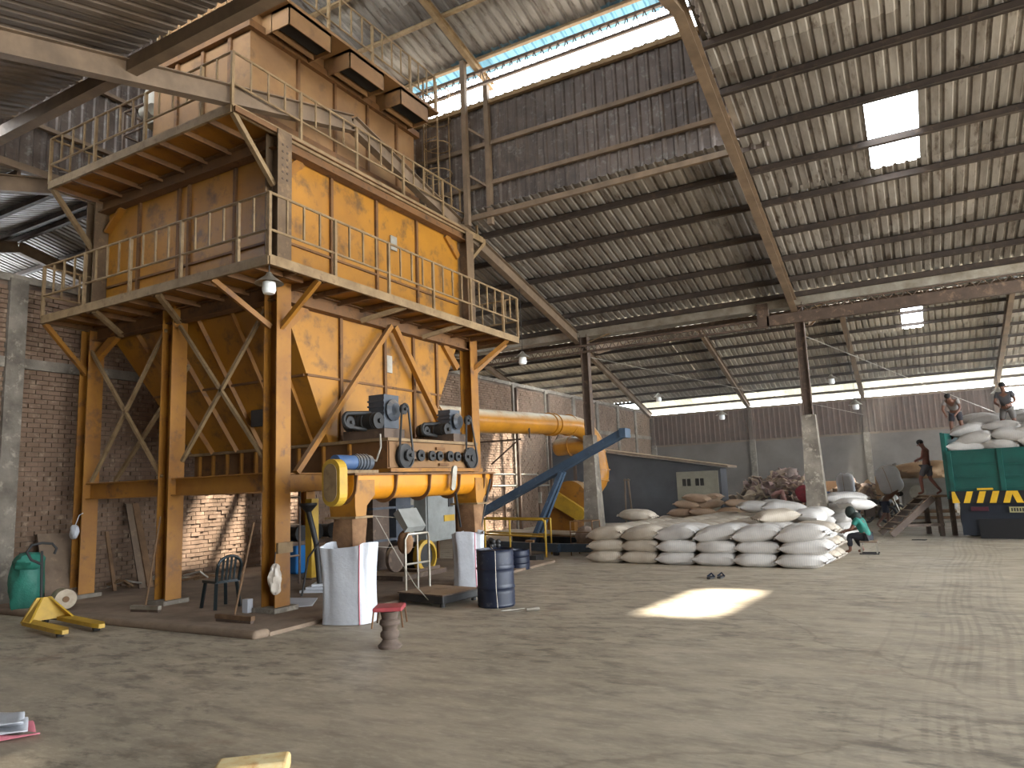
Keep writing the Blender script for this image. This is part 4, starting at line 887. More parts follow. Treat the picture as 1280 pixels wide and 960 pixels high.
# green bag, film roll, boards against the wall
def blob(name, label, cat, c, r, m_, seed, n=20, mm=14, amp=.12, e=.7, par=None, rz=0, pname=None):
    rn = random.Random(seed); ph = [rn.uniform(0, 6.28) for _ in range(6)]; q = MB(); vs = []
    for j in range(mm + 1):
        v = -math.cos(math.pi * j / mm); s = math.sin(math.pi * j / mm) ** e
        for k in range(n):
            t = 2 * math.pi * k / n; w = 1 + amp * (math.sin(3 * t + ph[0] + 2 * v) + .6 * math.sin(5 * t + ph[1] - 3 * v) + .4 * math.sin(7 * v + ph[2]) + .4 * math.sin(9 * t + 6 * v + ph[3]))
            x, y = r[0] * s * w * math.cos(t), r[1] * s * w * math.sin(t)
            vs.append((c[0] + x * math.cos(rz) - y * math.sin(rz), c[1] + x * math.sin(rz) + y * math.cos(rz), c[2] + r[2] * v * (1 + amp * .3 * math.sin(2 * t + ph[4]))))
    q.add(vs, [(j * n + k, j * n + (k + 1) % n, (j + 1) * n + (k + 1) % n, (j + 1) * n + k) for j in range(mm) for k in range(n)])
    o = q.build(pname or name, m_, par, smooth=True, weld=True)
    if par is None: tag(o, label, cat)
    return o
M['green_bag'] = mat('green_woven_bag', '#2f7a68', '#256355', 3, .55, bump=.3)
GB = thing('green_bag', 'tall green woven bag slumped against the brick wall', 'bag', (-13.35, 6.75, 0))
blob('bag_body', '', '', (-13.35, 6.75, .5), (.24, .26, .5), M['green_bag'], 4, amp=.09, e=.4, par=GB)
blob('bag_flap', '', '', (-13.22, 6.68, .86), (.2, .22, .14), M['green_bag'], 9, amp=.12, par=GB)
tag(blob('cloth_bundle', '', '', (-7.45, 16.9, .42), (.24, .2, .3), CB_, 17, amp=.12), 'grey brown cloth bundle inside the small wire cage', 'bundle')
FR = thing('film_roll', 'pale roll of plastic film lying beside the pallet jack', 'roll', (-13.0, 7.3, .05))
q = MB(); q.lathe([(.05, 0), (.16, 0), (.16, .55), (.05, .55), (.05, .0)], (-13.05, 7.15, .21), 22, (.75, -.3, .03)); q.build('film', mat('dusty_film', '#b9a78c', '#a08e74', 6, .5), FR, smooth=True)
q = MB(); q.lathe([(.035, -.02), (.05, -.02), (.05, .57), (.035, .57)], (-13.05, 7.15, .21), 16, (.75, -.3, .03)); q.build('cardboard_core', M['wood'], FR, smooth=True)
tag(MB().bar((-14.0, 7.7, .06), (-14.5, 7.75, 1.25), .62, .03, (1, 0, 0)).build('plywood_sheet', M['steel']), 'dark plywood sheet leaning on the wall behind the corner column', 'board')
tag(MB().bar((-13.85, 6.45, .02), (-14.5, 6.5, 1.0), .22, .03, (1, 0, 0)).build('timber_board', M['wood']), 'brown timber board leaning on the pilaster beside the green bag', 'board')
for i, (y, l, dx) in enumerate(((9.2, 1.7, .3), (9.35, 1.7, .34), (8.75, 1.15, .1))):
    tag(MB().bar((-14.2 + dx, y, .05), (-14.62, y + .1, .05 + l), .14 if i < 2 else .07, .03, (1, 0, 0)).build('timber_plank', M['wood'] if i else M['steel']),
        ['wide dark plank leaning on the brick wall between two tower columns', 'narrow brown plank leaning next to the wide dark plank', 'short pole-like plank leaning on the wall near the corner column'][i], 'plank')
# tangled rods along the wall base
rn = random.Random(11); TR_ = ['pale bent rod on top of the tangle at the wall base', 'long bent hose in the tangle at the wall base', 'bent scrap rod in the tangle at the wall base']
for i in range(14):
    x, y = -14.2 + rn.uniform(-.25, .4), 8.2 + rn.uniform(0, 2.2); a = rn.uniform(-.5, .5) + 1.2; l = rn.uniform(.4, .9); z = .06 + rn.uniform(0, .14)
    p1 = (x + math.cos(a) * l, y + math.sin(a) * l, .07 + rn.uniform(0, .1))
    o = MB().tube([(x, y, z), ((x + p1[0]) / 2 + rn.uniform(-.15, .15), (y + p1[1]) / 2, z + rn.uniform(.02, .16)), p1], .022, 6).build('scrap_rod', M['galv'] if i % 3 == 0 else M['wood'], smooth=True)
    tag(o, ('pale' if i % 3 == 0 else 'brown') + ' bent scrap rod in the tangle at the brick wall base', 'rod', 'scrap rods at the wall base')
# mask-like bag hung on the corner column
HB_ = thing('hanging_bag', 'small white plastic bag hanging on the corner column', 'bag', (-13.7, 7.75, 1.2))
blob('bag_body', '', '', (-13.78, 7.72, 1.28), (.11, .06, .13), M['stripe_sack'], 6, par=HB_); MB().tube([(-13.78, 7.74, 1.4), (-13.74, 7.78, 1.58), (-13.72, 7.84, 1.62)], .008, 5).build('bag_handle', M['stripe_sack'], HB_)
PB = thing('plastic_bag', 'crumpled clear plastic bag tied to the front column', 'bag', (-8.6, 7.8, .5))
blob('bag_body', '', '', (-8.58, 7.82, .55), (.07, .1, .22), mat('clear_film', '#c8b6a2', '#e0d6c8', 6, .25), 8, par=PB, amp=.2); MB().tube([(-8.6, 7.82, .75), (-8.6, 7.84, .95)], .008, 5).build('bag_tie', M['black'], PB)
# brooms
def broom(label, foot, top, w, rz, m2='wood'):
    t_ = thing('broom', label, 'broom', foot)
    MB().tube([Vector(foot) + Vector((0, 0, .1)), top], .016, 8).build('handle', M['wood'], t_, smooth=True)
    q = MB(); q.box((foot[0], foot[1], foot[2] + .07), (w, .07, .06), rz); q.build('broom_head', M[m2], t_)
    q = MB(); q.box((foot[0], foot[1], foot[2] + .02), (w * .96, .06, .04), rz); q.build('bristles', M['steel'], t_)
broom('wooden broom leaning on the middle tower column', (-10.9, 7.28, .05), (-11.35, 7.8, 1.52), .6, R(8), 'galv')
broom('wide wooden squeegee broom leaning on the front tower column', (-8.6, 7.1, .05), (-8.98, 7.75, 1.4), .75, R(0))
tag(MB().tube([(-9.45, 9.2, .06), (-9.35, 9.25, .7), (-9.2, 9.35, .95)], .018, 8).build('black_rod', M['black'], smooth=True), 'thin black rod leaning beside the plastic chair', 'rod')
# papers / folded sacks under the tower
tag(MB().prism([(-9.6, 8.97, .052), (-9.0, 9.12, .052), (-8.5, 8.5, .052), (-8.8, 8.2, .052)], (0, 0, .012)).build('white_sheet', M['stripe_sack']), 'flat white sack sheet lying on the slab by the front column', 'sheet')
for i in range(3): tag(MB().box((-9.55 + .05 * i, 9.9 + .08 * i, .07 + .05 * i), (.8, .5, .045), R(20 + 6 * i)).build('folded_sack', M['stripe_sack']), ['lowest folded white sack in the little stack behind the spout sack', 'middle folded white sack in the little stack behind the spout sack', 'topmost folded white sack in the little stack behind the spout sack'][i], 'sack', 'folded sacks on the slab')
tag(MB().box((-9.1, 7.75, .15), (.12, .1, .2)).build('white_cup', M['stripe_sack']), 'small white plastic tub behind the front column foot', 'tub')
# foreground: pale block and paper
BK = MB(); BK.box((-3.96, 3.43, .05), (.46, .22, .1), R(40)); o = BK.build('pale_block', mat('pale_brick', '#e8d9a8', '#dcb878', 5, .8, c3='#c99a63', scale3=8)); bv = o.modifiers.new('b', 'BEVEL'); bv.width = .025; bv.segments = 3
tag(o, 'pale yellow worn block lying on the floor in the foreground', 'block')
PP = thing('paper_sheets', 'white paper sacks with red frayed edge on the floor', 'paper', (-6.6, 3.25, 0))
def sheet_mesh(pts, h, m_, name, par):
    q = MB(); n_ = 10; vs = []; P0, P1, P2, P3 = [Vector(p + (0,)) for p in pts]
    for i in range(n_ + 1):
        for j in range(n_ + 1):
            u, v = i / n_, j / n_; p = P0.lerp(P1, u).lerp(P3.lerp(P2, u), v); vs.append((p.x, p.y, h + .03 * math.sin(5 * u + 3 * v) * math.sin(math.pi * v) + .02 * math.sin(9 * v + u)))
    q.add(vs, [(i * (n_ + 1) + j, (i + 1) * (n_ + 1) + j, (i + 1) * (n_ + 1) + j + 1, i * (n_ + 1) + j + 1) for i in range(n_) for j in range(n_)]); o = q.build(name, m_, par, smooth=True); so_ = o.modifiers.new('s', 'SOLIDIFY'); so_.thickness = .006; return o
sheet_mesh([(-6.45, 2.85), (-6.17, 3.27), (-6.6, 3.42), (-7.3, 3.3)], .02, M['redline'], 'red_edge', PP)
sheet_mesh([(-6.6, 2.85), (-6.25, 3.22), (-6.65, 3.42), (-7.4, 3.3)], .045, M['stripe_sack'], 'sheet', PP); sheet_mesh([(-6.8, 2.85), (-6.42, 3.27), (-6.7, 3.42), (-7.4, 3.3)], .075, M['stripe_sack'], 'sheet', PP)
# sandals
SD = thing('sandal', 'dark sandals lying on the floor before the sack stack', 'sandal', (-3.35, 13.25, 0))
for k, (dx, rz) in enumerate(((0, .2), (.16, -.1))):
    q = MB(); q.prism([(-3.42 + dx + .05 * a, 13.25 + .1 * k + b_ * .14, .0) for a, b_ in ((-1, -.6), (-.6, -1), (.6, -1), (1, -.5), (.9, .6), (.3, 1), (-.5, 1), (-1, .5))], (0, 0, .03)); q.build('sole', M['black'], SD)
    MB().tube([(-3.48 + dx, 13.27 + .1 * k, .03), (-3.42 + dx, 13.33 + .1 * k, .08), (-3.36 + dx, 13.27 + .1 * k, .03)], .018, 6).build('strap', M['bluedrum'], SD)
# dark shed at the left wall
SH = thing('shed', 'dark rendered lean-to shed with pale door panel and sloping roof', 'shed', (-10.5, 31, 0))
q = MB(); q.prism([(-14.7, 30, 0), (-7.0, 30, 0), (-7.0, 30, 2.2), (-14.7, 30, 3.55)], (0, 1.1, 0)); q.build('shed_walls', mat('charcoal_render', '#4b4c50', '#3a3b3f', 1, .9), SH)
q = MB(); q.prism([(-14.75, 29.6, 3.62), (-6.6, 29.6, 2.2), (-6.6, 29.6, 2.28), (-14.75, 29.6, 3.74)], (0, 1.7, 0)); q.build('shed_roof', M['steel_t'], SH)
dp = MB().bx(-8.85, -7.1, 29.94, 30.0, 0, 2.1).build('door_panel', mat('pale_olive_panel', '#8f8a78', '#7d7868', 2, .8), SH)
for x in (-8.6, -8.05): MB().bx(x, x + .35, 29.92, 29.95, 1.5, 1.8).build('vent_shade_panel', M['dark'], dp)  # dark panels painted for the shade behind the vents
for x in (-8.42, -7.87): MB().bx(x - .02, x + .02, 29.9, 29.93, 1.5, 1.8).build('vent_bar', M['galv'], dp)
LD = thing('trestle', 'thin steel trestle frame standing beside the dark shed', 'trestle', (-9.6, 26, 0))
for x, t in ((-9.75, -.05), (-9.45, .12)): MB().bar((x, 26, 0), (x - t, 26, 1.9), .05, .05).build('leg', M['steel_t'], LD)
MB().bar((-9.75, 26, 1.85), (-9.5, 26, 1.85), .05, .05).build('top_bar', M['steel_t'], LD)
# hanging lamps
def lamp(label, loc, ztop, s=1.0):
    t_ = thing('pendant_lamp', label, 'lamp', loc, group='hanging factory lamps')
    x, y, z = loc
    MB().tube([(x, y, z + .2 * s), (x, y, ztop)], .008, 5).build('cord', M['black'], t_)
    MB().lathe([(.03 * s, .22 * s), (.06 * s, .17 * s), (.2 * s, .06 * s), (.21 * s, .05 * s), (.06 * s, .15 * s)], loc, 20).build('lamp_shade', M['galv'], t_, smooth=True)
    MB().lathe([(.02 * s, .1 * s), (.09 * s, .07 * s), (.1 * s, -.05 * s), (.08 * s, -.1 * s), (0.001, -.11 * s)], loc, 16).build('bulb', M['lampglass'], t_, smooth=True)
lamp('lamp hanging under the lower walkway corner of the orange tower', (-7.93, 7.07, 4.82), 5.2)
lamp('lamp hanging in front of the brick wall beside the tower walkway', (-8.83, 16.5, 5.12), 7.4, 1.1)
lamp('lamp hanging before the far wall between the two hall columns', (-6.75, 30, 4.3), 8.93, 1.2); lamp('lamp hanging before the far wall just past the concrete column', (-1.7, 30, 4.28), 8.93, 1.2)
lamp('lamp hanging above the truck beside the bright wall opening', (2.86, 30, 4.28), 8.93, 1.2); lamp('lamp hanging high before the bright eave strip near the wall corner', (-9.4, 30, 5.3), 8.93, 1.2); lamp('lamp hanging high before the eave strip over the sack stack', (-2.45, 30, 5.35), 8.93, 1.2)
# stay wires and loose cords
def wire(label, pts, r=.012, m_='galv'): tag(MB().tube(pts, r, 5).build('stay_wire', M[m_], smooth=True), label, 'wire')
wire('thin stay wire from the blower-side column to the far wall post', [(-8.5, 20.4, 5.7), (-5.3, 32, 5.3), (-2.2, 44.7, 5.0)]); wire('thin stay wire from the concrete column to the far wall', [(-2.2, 20.4, 5.5), (1.0, 32, 4.9), (4.0, 44.7, 4.6)])
wire('slack cord looping from the near spout down to the scale', [(-7.1, 8.4, 1.42), (-6.95, 8.6, .95), (-6.9, 8.75, .7), (-6.85, 9.0, .35), (-6.75, 9.3, .02)], .007, 'galv'); wire('thin cord stretched from the near spout to the elevator casing', [(-7.2, 8.3, 1.45), (-7.9, 10.3, 1.3)], .006, 'galv')
wire('cord tied between spout sack and motor', [(-7.1, 8.3, 1.0), (-7.6, 9.6, .85), (-8.6, 11.3, .7)], .006, 'galv')
# ================================================================ SACKS
def sack_mat(name, c1, c2, line):
    m_ = mat(name, c1, c2, 2.2, .62, bump=.2, rand=.07); nt = m_.node_tree; N = nt.nodes; L = nt.links; b = N['Principled BSDF']
    src = b.inputs['Base Color'].links[0].from_socket
    tc = N.new('ShaderNodeTexCoord'); wv = N.new('ShaderNodeTexWave'); wv.wave_type = 'BANDS'; wv.bands_direction = 'X'; wv.inputs['Scale'].default_value = 7.5; wv.inputs['Distortion'].default_value = .8; wv.inputs['Detail Scale'].default_value = 2
    L.new(tc.outputs['Object'], wv.inputs[0]); r = N.new('ShaderNodeMapRange'); r.inputs[1].default_value = .75; r.inputs[2].default_value = 1; r.inputs[4].default_value = .5; L.new(wv.outputs[1], r.inputs[0])
    x = N.new('ShaderNodeMix'); x.data_type = 'RGBA'; L.new(r.outputs[0], x.inputs[0]); L.new(src, x.inputs[6]); x.inputs[7].default_value = lin(line); L.new(x.outputs[2], b.inputs['Base Color'])
    return m_
M['sack_w'] = sack_mat('white_grain_sack', '#c2bdb6', '#aca69e', '#9a9a9e'); M['sack_c'] = sack_mat('cream_grain_sack', '#b6aa99', '#a09483', '#8f867c'); M['sack_b'] = sack_mat('brown_grain_sack', '#a58a70', '#8c735c', '#7f6b58')
def sack_shape(Ln, Wd, Ht, seed, nu=18, nv=20):
    rn = random.Random(seed); ph = [rn.uniform(0, 6.28) for _ in range(6)]; q = MB(); vs = []
    for i in range(nu + 1):
        u = -1 + 2 * i / nu; a = abs(u)
        hh = Ht / 2 * max(.07, (1 - a ** 3.2) ** .55); ww = Wd / 2 * (1 - .16 * a ** 2 + .05 * (a > .97)); lean = .02 * math.sin(2 * u + ph[0])
        for k in range(nv):
            t = 2 * math.pi * k / nv; c_, s_ = math.cos(t), math.sin(t); e = .75
            wr = 1 + (.018 * math.sin(6 * t + ph[1] + 4 * u) + .02 * math.sin(11 * u + ph[2]) * abs(s_) + .025 * a * math.sin(9 * t + ph[3]))
            vs.append((u * Ln / 2 + .01 * math.sin(4 * t + ph[4]) * a, ww * wr * math.copysign(abs(c_) ** e, c_) + lean, hh * wr * math.copysign(abs(s_) ** e, s_) - .03 * Ht * u * u))
    q.add(vs, [(i * nv + k, i * nv + (k + 1) % nv, (i + 1) * nv + (k + 1) % nv, (i + 1) * nv + k) for i in range(nu) for k in range(nv)] + [tuple(range(nv)), tuple(range((nu + 1) * nv - 1, nu * nv - 1, -1))])
    return q
def hem_shape(Ln, Wd, s):
    q = MB(); n_ = 10
    for s in (s,):
        vs = []
        for i in range(n_ + 1):
            y = Wd * .42 * (-1 + 2 * i / n_); f = .01 * math.sin(i * 2.3 + s)
            vs += [(s * Ln * .49, y, .012 + f - .02), (s * (Ln * .49 + .045), y * 1.06, .012 + f * 2 - .02), (s * (Ln * .49 + .045), y * 1.06, -.012 + f * 2 - .02), (s * Ln * .49, y, -.012 + f - .02)]
        q.add(vs, [(4 * i + a, 4 * i + (a + 1) % 4, 4 * i + 4 + (a + 1) % 4, 4 * i + 4 + a) for i in range(n_) for a in range(4)])
    return q
SK = {}
for mname in ('sack_w', 'sack_c', 'sack_b'):
    SK[mname] = ([mesh_only('sack_body', sack_shape(.9, .55, .30, s), M[mname], True) for s in range(5)], [mesh_only('stitched_hem', hem_shape(.9, .54, s_), M[mname]) for s_ in (-1, 1)])
cnt = [0]
def sack(loc, rz, mname, label, group, rx=0, ry=0, scale=(1, 1, 1), hem=True):
    i = cnt[0]; cnt[0] += 1
    o = bpy.data.objects.new('grain_sack', SK[mname][0][i % 5]); COL.objects.link(o); o.location = loc; o.rotation_euler = (rx, ry, rz); o.scale = scale
    tag(o, label, 'sack', group)
    if hem:
        for hm in SK[mname][1]: h_ = bpy.data.objects.new('stitched_hem', hm); COL.objects.link(h_); h_.parent = o
    return o
ORD = ['first', 'second', 'third', 'fourth', 'fifth', 'sixth', 'seventh', 'eighth', 'ninth', 'tenth', 'eleventh', 'twelfth', 'thirteenth', 'fourteenth']
LAY = ['bottom', 'middle', 'top', 'upper']
rn = random.Random(21); ang = R(-5.3); dx_, dy_ = Vector((math.cos(ang), math.sin(ang), 0)), Vector((-math.sin(ang), math.cos(ang), 0)); o0 = Vector((-6.7, 15.55, 0)); SL, SW, SHH = .845, .5, .245
NR = 13
for r0 in range(NR):
    for c0 in range(6):
        p = o0 + dx_ * (SL * (c0 + .5)) + dy_ * (SW * r0)
        if abs(p.x + 2.3) < .75 and abs(p.y - 20.3) < .6: continue
        if c0 == 0 and p.y > 18.9: continue
        if c0 == 5 and r0 > 3: continue
        tone = ('sack_c' if c0 < 2 else 'sack_w') if r0 < 2 else 'sack_c' if (c0 < 2 or (r0 > 2 and c0 < 4) or rn.random() < .15) else 'sack_w'
        nl = 3
        for l0 in range(nl):
            if not (r0 == 0 or c0 in (0, 5) or (c0 == 4 and r0 > 3) or l0 == nl - 1): continue
            top = l0 == nl - 1
            jit = Vector((rn.uniform(-.03, .03), rn.uniform(-.03, .03), 0))
            sag = (rn.uniform(-.06, .06) if top else 0); st = SL * .0 if l0 != 1 else .04
            if r0 == 0: lab = f'{"cream" if tone == "sack_c" else "white"} sack, {LAY[l0]} layer of the stack front, {ORD[c0]} from the blower end'
            elif top: lab = f'sack on the stack top, {ORD[r0]} row back, {ORD[c0]} from the blower end'
            else: lab = f'{LAY[l0]} layer sack on the stack {"blower" if c0 == 0 else "truck"} side, {ORD[r0]} from the front'
            sack(p + jit + Vector((st, 0, .135 + SHH * l0 + (.02 if top else 0))), ang + rn.uniform(-.05, .05) + (rn.uniform(-.12, .12) if top else 0), tone, lab, 'grain sacks in the big stack', sag * .6, sag if not (top and r0 == 0) else -rn.uniform(.05, .2), (1, 1.0, 1.0 if not top else 1.08), hem=(r0 < 3 or c0 == 5))
# fourth layer sacks scattered on top and the brown heap behind
for i, (x, y, z, rz, mn, s, lab) in enumerate([
    (-6.35, 17.8, .93, -.1, 'sack_c', 1.0, 'single cream sack raised at the blower end of the stack top'),
    (-3.95, 20.9, .95, .35, 'sack_w', 1.1, 'large white sack heaped on the stack top behind the middle'),
    (-3.0, 19.6, .95, .1, 'sack_w', 1.2, 'fat striped white sack lying against the concrete column'),
    (-2.75, 16.6, .92, .5, 'sack_c', 1.0, 'cream sack tilted on the stack top near the truck end'),
    (-3.5, 21.35, .97, .0, 'sack_w', 1.0, 'small white sack at the very back of the stack top'),
    (-1.95, 15.9, .62, .9, 'sack_w', 1.0, 'white sack slumped over the front truck-side corner of the stack')]):
    sack((x, y, z), rz, mn, lab, 'grain sacks in the big stack', .05, rn.uniform(-.12, .12), (s, s, s))
bh_ = [(-7.9, 24.4, .15), (-7.1, 24.3, .15), (-6.2, 24.4, .15), (-5.4, 24.4, .15), (-4.6, 24.2, .15), (-7.5, 24.5, .4), (-6.7, 24.5, .4), (-5.9, 24.6, .4), (-5.0, 24.5, .4), (-7.2, 24.6, .65), (-6.4, 24.6, .65), (-5.5, 24.7, .65), (-6.9, 24.7, .9), (-6.2, 24.8, .9), (-6.6, 24.8, 1.12), (-6.3, 25.2, 1.1), (-5.3, 25.0, .9)]
for i, (x, y, z) in enumerate(bh_):
    sack((x + rn.uniform(-.08, .08), y, z), rn.uniform(-.4, .4), 'sack_b' if i > 5 else 'sack_c', f'brown sack in the heap before the shed, {ORD[i % 14] if i < 14 else ["topmost", "top back", "high outer"][i - 14]} counted up from the floor', 'brown sacks before the shed', rn.uniform(-.1, .1), rn.uniform(-.2, .2))
k = 0
for y in (17.3, 18.1, 18.9, 21.2, 22.0, 22.8):
    for l0 in range(4):
        k += 1
        sack((-2.05 + rn.uniform(-.1, .1) - .04 * l0 + (.25 if y > 20 else 0), y + rn.uniform(-.08, .08), .14 + .24 * l0), R(80) + rn.uniform(-.3, .3), 'sack_w', f'white sack in the loose pile beside the seated worker, {LAY[l0]} level, {ORD[[17.3, 18.1, 18.9, 21.2, 22.0, 22.8].index(y)]} from the front', 'loose white sacks by the seated worker', rn.uniform(-.15, .15), rn.uniform(-.1, .1), hem=False)
sack((-1.75, 21.5, 1.12), .2, 'sack_w', 'big bright white sack crowning the loose pile behind the column', 'loose white sacks by the seated worker', 0, 0, (1.25, 1.3, 1.1)); sack((-1.42, 20.3, 1.0), 1.0, 'sack_w', 'bright white sack on the loose pile beside the column', 'loose white sacks by the seated worker', 0, .1, (1.1, 1.1, 1))

# crumpled used sacks heap against the far wall
def crumple(seed, m_):
    rn2 = random.Random(seed); q = MB(); n_ = 9; ph = [rn2.uniform(0, 6.28) for _ in range(6)]; vs = []
    for s in (1, -1):
        for i in range(n_ + 1):
            for j in range(n_ + 1):
                x, y = -.42 + .84 * i / n_, -.3 + .6 * j / n_
                z = .05 * math.sin(9 * x + ph[0] + 3 * y) + .05 * math.sin(11 * y + ph[1] + 2 * x) + .03 * math.sin(17 * (x + y) + ph[2]) + s * .05 * (1 - (2 * i / n_ - 1) ** 2) * (1 - (2 * j / n_ - 1) ** 2) + s * .012
                vs.append((x + .04 * math.sin(8 * y + ph[3]), y + .04 * math.sin(9 * x + ph[4]), z))
    N1 = n_ + 1; fs = [(i * N1 + j, (i + 1) * N1 + j, (i + 1) * N1 + j + 1, i * N1 + j + 1) for i in range(n_) for j in range(n_)]; fs += [tuple(v + N1 * N1 for v in reversed(f)) for f in fs]
    for a in range(n_):
        for (p, r_2) in ((a * N1, (a + 1) * N1), ((a + 1) * N1 + n_, a * N1 + n_), (a + 1, a), (n_ * N1 + a, n_ * N1 + a + 1)): fs.append((p, r_2, r_2 + N1 * N1, p + N1 * N1))
    return mesh_only('crumpled_sack', q.add(vs, fs), m_, True)
CM = [mat('used_sack_%d' % i, a, b_, 4, .85, bump=.3) for i, (a, b_) in enumerate((('#b59d86', '#8f7865'), ('#a88f86', '#856a64'), ('#c4b196', '#9c876f'), ('#8f7d74', '#6d5c55')))]
CR = [crumple(i, CM[i % 4]) for i in range(8)]
def heap(cx, cy, rx, ry, h, n_, name_l, grp, seed):
    rn2 = random.Random(seed)
    for i in range(n_):
        t = i / n_; z = h * t; s = math.sqrt(max(0, 1 - t * .95)); a = rn2.uniform(0, 6.28); rr = s * math.sqrt(rn2.uniform(.15, 1))
        ci = rn2.randrange(8); o = bpy.data.objects.new('crumpled_sack', CR[ci]); COL.objects.link(o)
        o.location = (cx + rx * rr * math.cos(a), cy + ry * rr * math.sin(a), .12 + z * (1.15 - .3 * rr)); o.rotation_euler = (rn2.uniform(-.6, .6), rn2.uniform(-.6, .6), rn2.uniform(0, 6.28)); o.scale = (1.25, 1.25, 1.6)
        tag(o, ('tan ', 'pinkish ', 'cream ', 'grey-brown ')[ci % 4] + name_l, 'sack', grp)
heap(-5.5, 33, 2.2, 1.0, 1.25, 110, 'crumpled empty sack in the large used-sack heap by the far wall', 'used sacks heaped by the far wall', 4)
heap(-5.0, 33.2, 1.0, .8, 1.6, 50, 'crumpled empty sack in the large used-sack heap by the far wall', 'used sacks heaped by the far wall', 8)
heap(-2.2, 31.5, 1.2, .9, 1.0, 50, 'crumpled empty sack in the smaller heap behind the motorcycles', 'used sacks behind the motorcycles', 5)
blob('red_cloth', 'crumpled red cloth on the used-sack heap beside the column', 'cloth', (-4.05, 31.6, 1.0), (.3, .3, .35), mat('red_cloth', '#a3273a', '#86202f', 4, .8), 12)

# ================================================================ TRUCK
TK = thing('truck', 'green tipper truck seen from behind with yellow and black bumper', 'truck', (.78, 21.95, 0), R(-19.9))
M['tgreen'] = mat('green_truck_paint', '#15534a', '#114640', 2, .45, c3='#1f5f55', scale3=6, lo3=.62); M['tdark'] = mat('navy_black_underbody', '#141b26', '#1b222d', 3, .6)
M['hyel'] = mat('hazard_yellow', '#e0b32a', '#cda227', 4, .5); M['hblk'] = mat('hazard_black', '#17171a', rough=.6)
TW = 2.4
tb = MB().bx(0.0, TW, 0, .07, 1.2, 2.25).build('tailgate', M['tgreen'], TK, world=False)
for z in (1.27, 1.52, 1.56, 1.85, 1.9, 2.2): MB().bx(.08, TW - .08, -.025, 0, z - .012, z + .012).build('pressed_rib', M['tgreen'], tb, world=False)
for x in (.0, 1.14, TW - .1): MB().bx(x, x + .1, -.04, .0, 1.2, 2.25).build('stake', M['tgreen'], tb, world=False)
MB().bx(.6, .95, -.03, -.005, 1.22, 1.27).build('latch_plate', M['hyel'], tb, world=False)
for x in (-.06, TW): MB().bx(x, x + .06, 0, 5.2, 1.2, 2.72).build('side_board', M['tgreen'], TK, world=False)
for y in (.0, 1.3, 2.6, 3.9, 5.1): MB().bx(-.11, -.06, y, y + .1, 1.0, 2.74).build('side_post', M['tgreen'], TK, world=False)
MB().bx(-.06, TW + .06, 5.2, 5.3, 1.2, 3.0).build('headboard', M['tgreen'], TK, world=False); MB().bx(-.06, TW + .06, 0, 5.3, 1.08, 1.2).build('bed_floor', M['tdark'], TK, world=False)
bp_ = MB().bx(.02, TW - .02, -.08, .0, .9, 1.19).build('bumper', M['hblk'], TK, world=False)
x = .04; i = 0
q = MB().prism([(.03, -.09, .9), (.2, -.09, .9), (.1, -.09, 1.19), (.03, -.09, 1.19)], (0, .01, 0)); q.build('yellow_stripe', M['hyel'], bp_, world=False)
for i in range(8):
    x = .28 + .29 * i; s = 1 if x < 1.2 else -1
    MB().prism([(x, -.09, .9), (x + .14, -.09, .9), (x + .14 + s * .1, -.09, 1.19), (x + s * .1, -.09, 1.19)], (0, .01, 0)).build('yellow_stripe', M['hyel'], bp_, world=False)
MB().bx(.15, TW - .15, .02, .06, .08, .9).build('rear_panel', M['tdark'], TK, world=False); MB().bx(.55, 2.1, -.03, .02, .02, .5).build('mud_flap', M['hblk'], TK, world=False)
pl = MB().bx(1.25, 1.72, -.05, -.03, .66, .8).build('number_plate', mat('plate', '#a8a06a', '#8d8a70', 6, .5), TK, world=False)
q = MB()
for k in range(7): q.bx(1.29 + k * .058, 1.29 + k * .058 + .03, -.054, -.05, .69, .77)
q.build('plate_characters', M['hblk'], pl, world=False)
MB().bx(.42, .8, -.05, -.02, .7, .8).build('tail_light', mat('dull_red_lens', '#4a1f2c', rough=.4), TK, world=False)
for x0 in (.02, 1.85):
    for y in (.8, 2.0): q = MB(); q.lathe([(.2, 0), (.44, 0), (.5, .06), (.5, .44), (.44, .5), (.2, .5)], (x0, y, .5), 24, (1, 0, 0)); q.build('wheel', M['hblk'], TK, smooth=True, world=False)
MB().bx(.7, 1.7, .3, 6.5, .7, 1.08).build('chassis', M['tdark'], TK, world=False); MB().bx(.05, TW - .05, 5.6, 7.4, .6, 2.9).build('cab', M['tgreen'], TK, world=False)
for x0 in (.05, 2.0): q = MB(); q.lathe([(.2, 0), (.5, .04), (.5, .26), (.2, .3)], (x0, 6.4, .5), 24, (1, 0, 0)); q.build('wheel', M['hblk'], TK, smooth=True, world=False)
tm = TK.matrix_basis.copy(); TM = Matrix.Translation(TK.location) @ Matrix.Rotation(R(-19.9), 4, 'Z')
rn = random.Random(33); k = 0
for row, (y, base, n_) in enumerate(((.35, 2.2, 3), (.35, 2.45, 3), (.75, 2.7, 3), (1.3, 2.85, 3), (1.8, 2.98, 2), (2.5, 3.0, 3), (3.2, 2.95, 3))):
    for c0 in range(n_):
        x = .36 + .82 * c0 + (.25 if row % 2 else 0); p = TM @ Vector((min(x, 2.0), y + rn.uniform(-.08, .08), base + .1 + rn.uniform(-.03, .05)))
        sack(p, R(-19.9) + rn.uniform(-.3, .3), 'sack_w', f'white sack loaded on the truck, {ORD[row]} tier from the tailgate, {ORD[c0]} across', 'sacks loaded on the truck', rn.uniform(-.2, .2), rn.uniform(-.2, .2), (.95, 1, 1.15), hem=False)
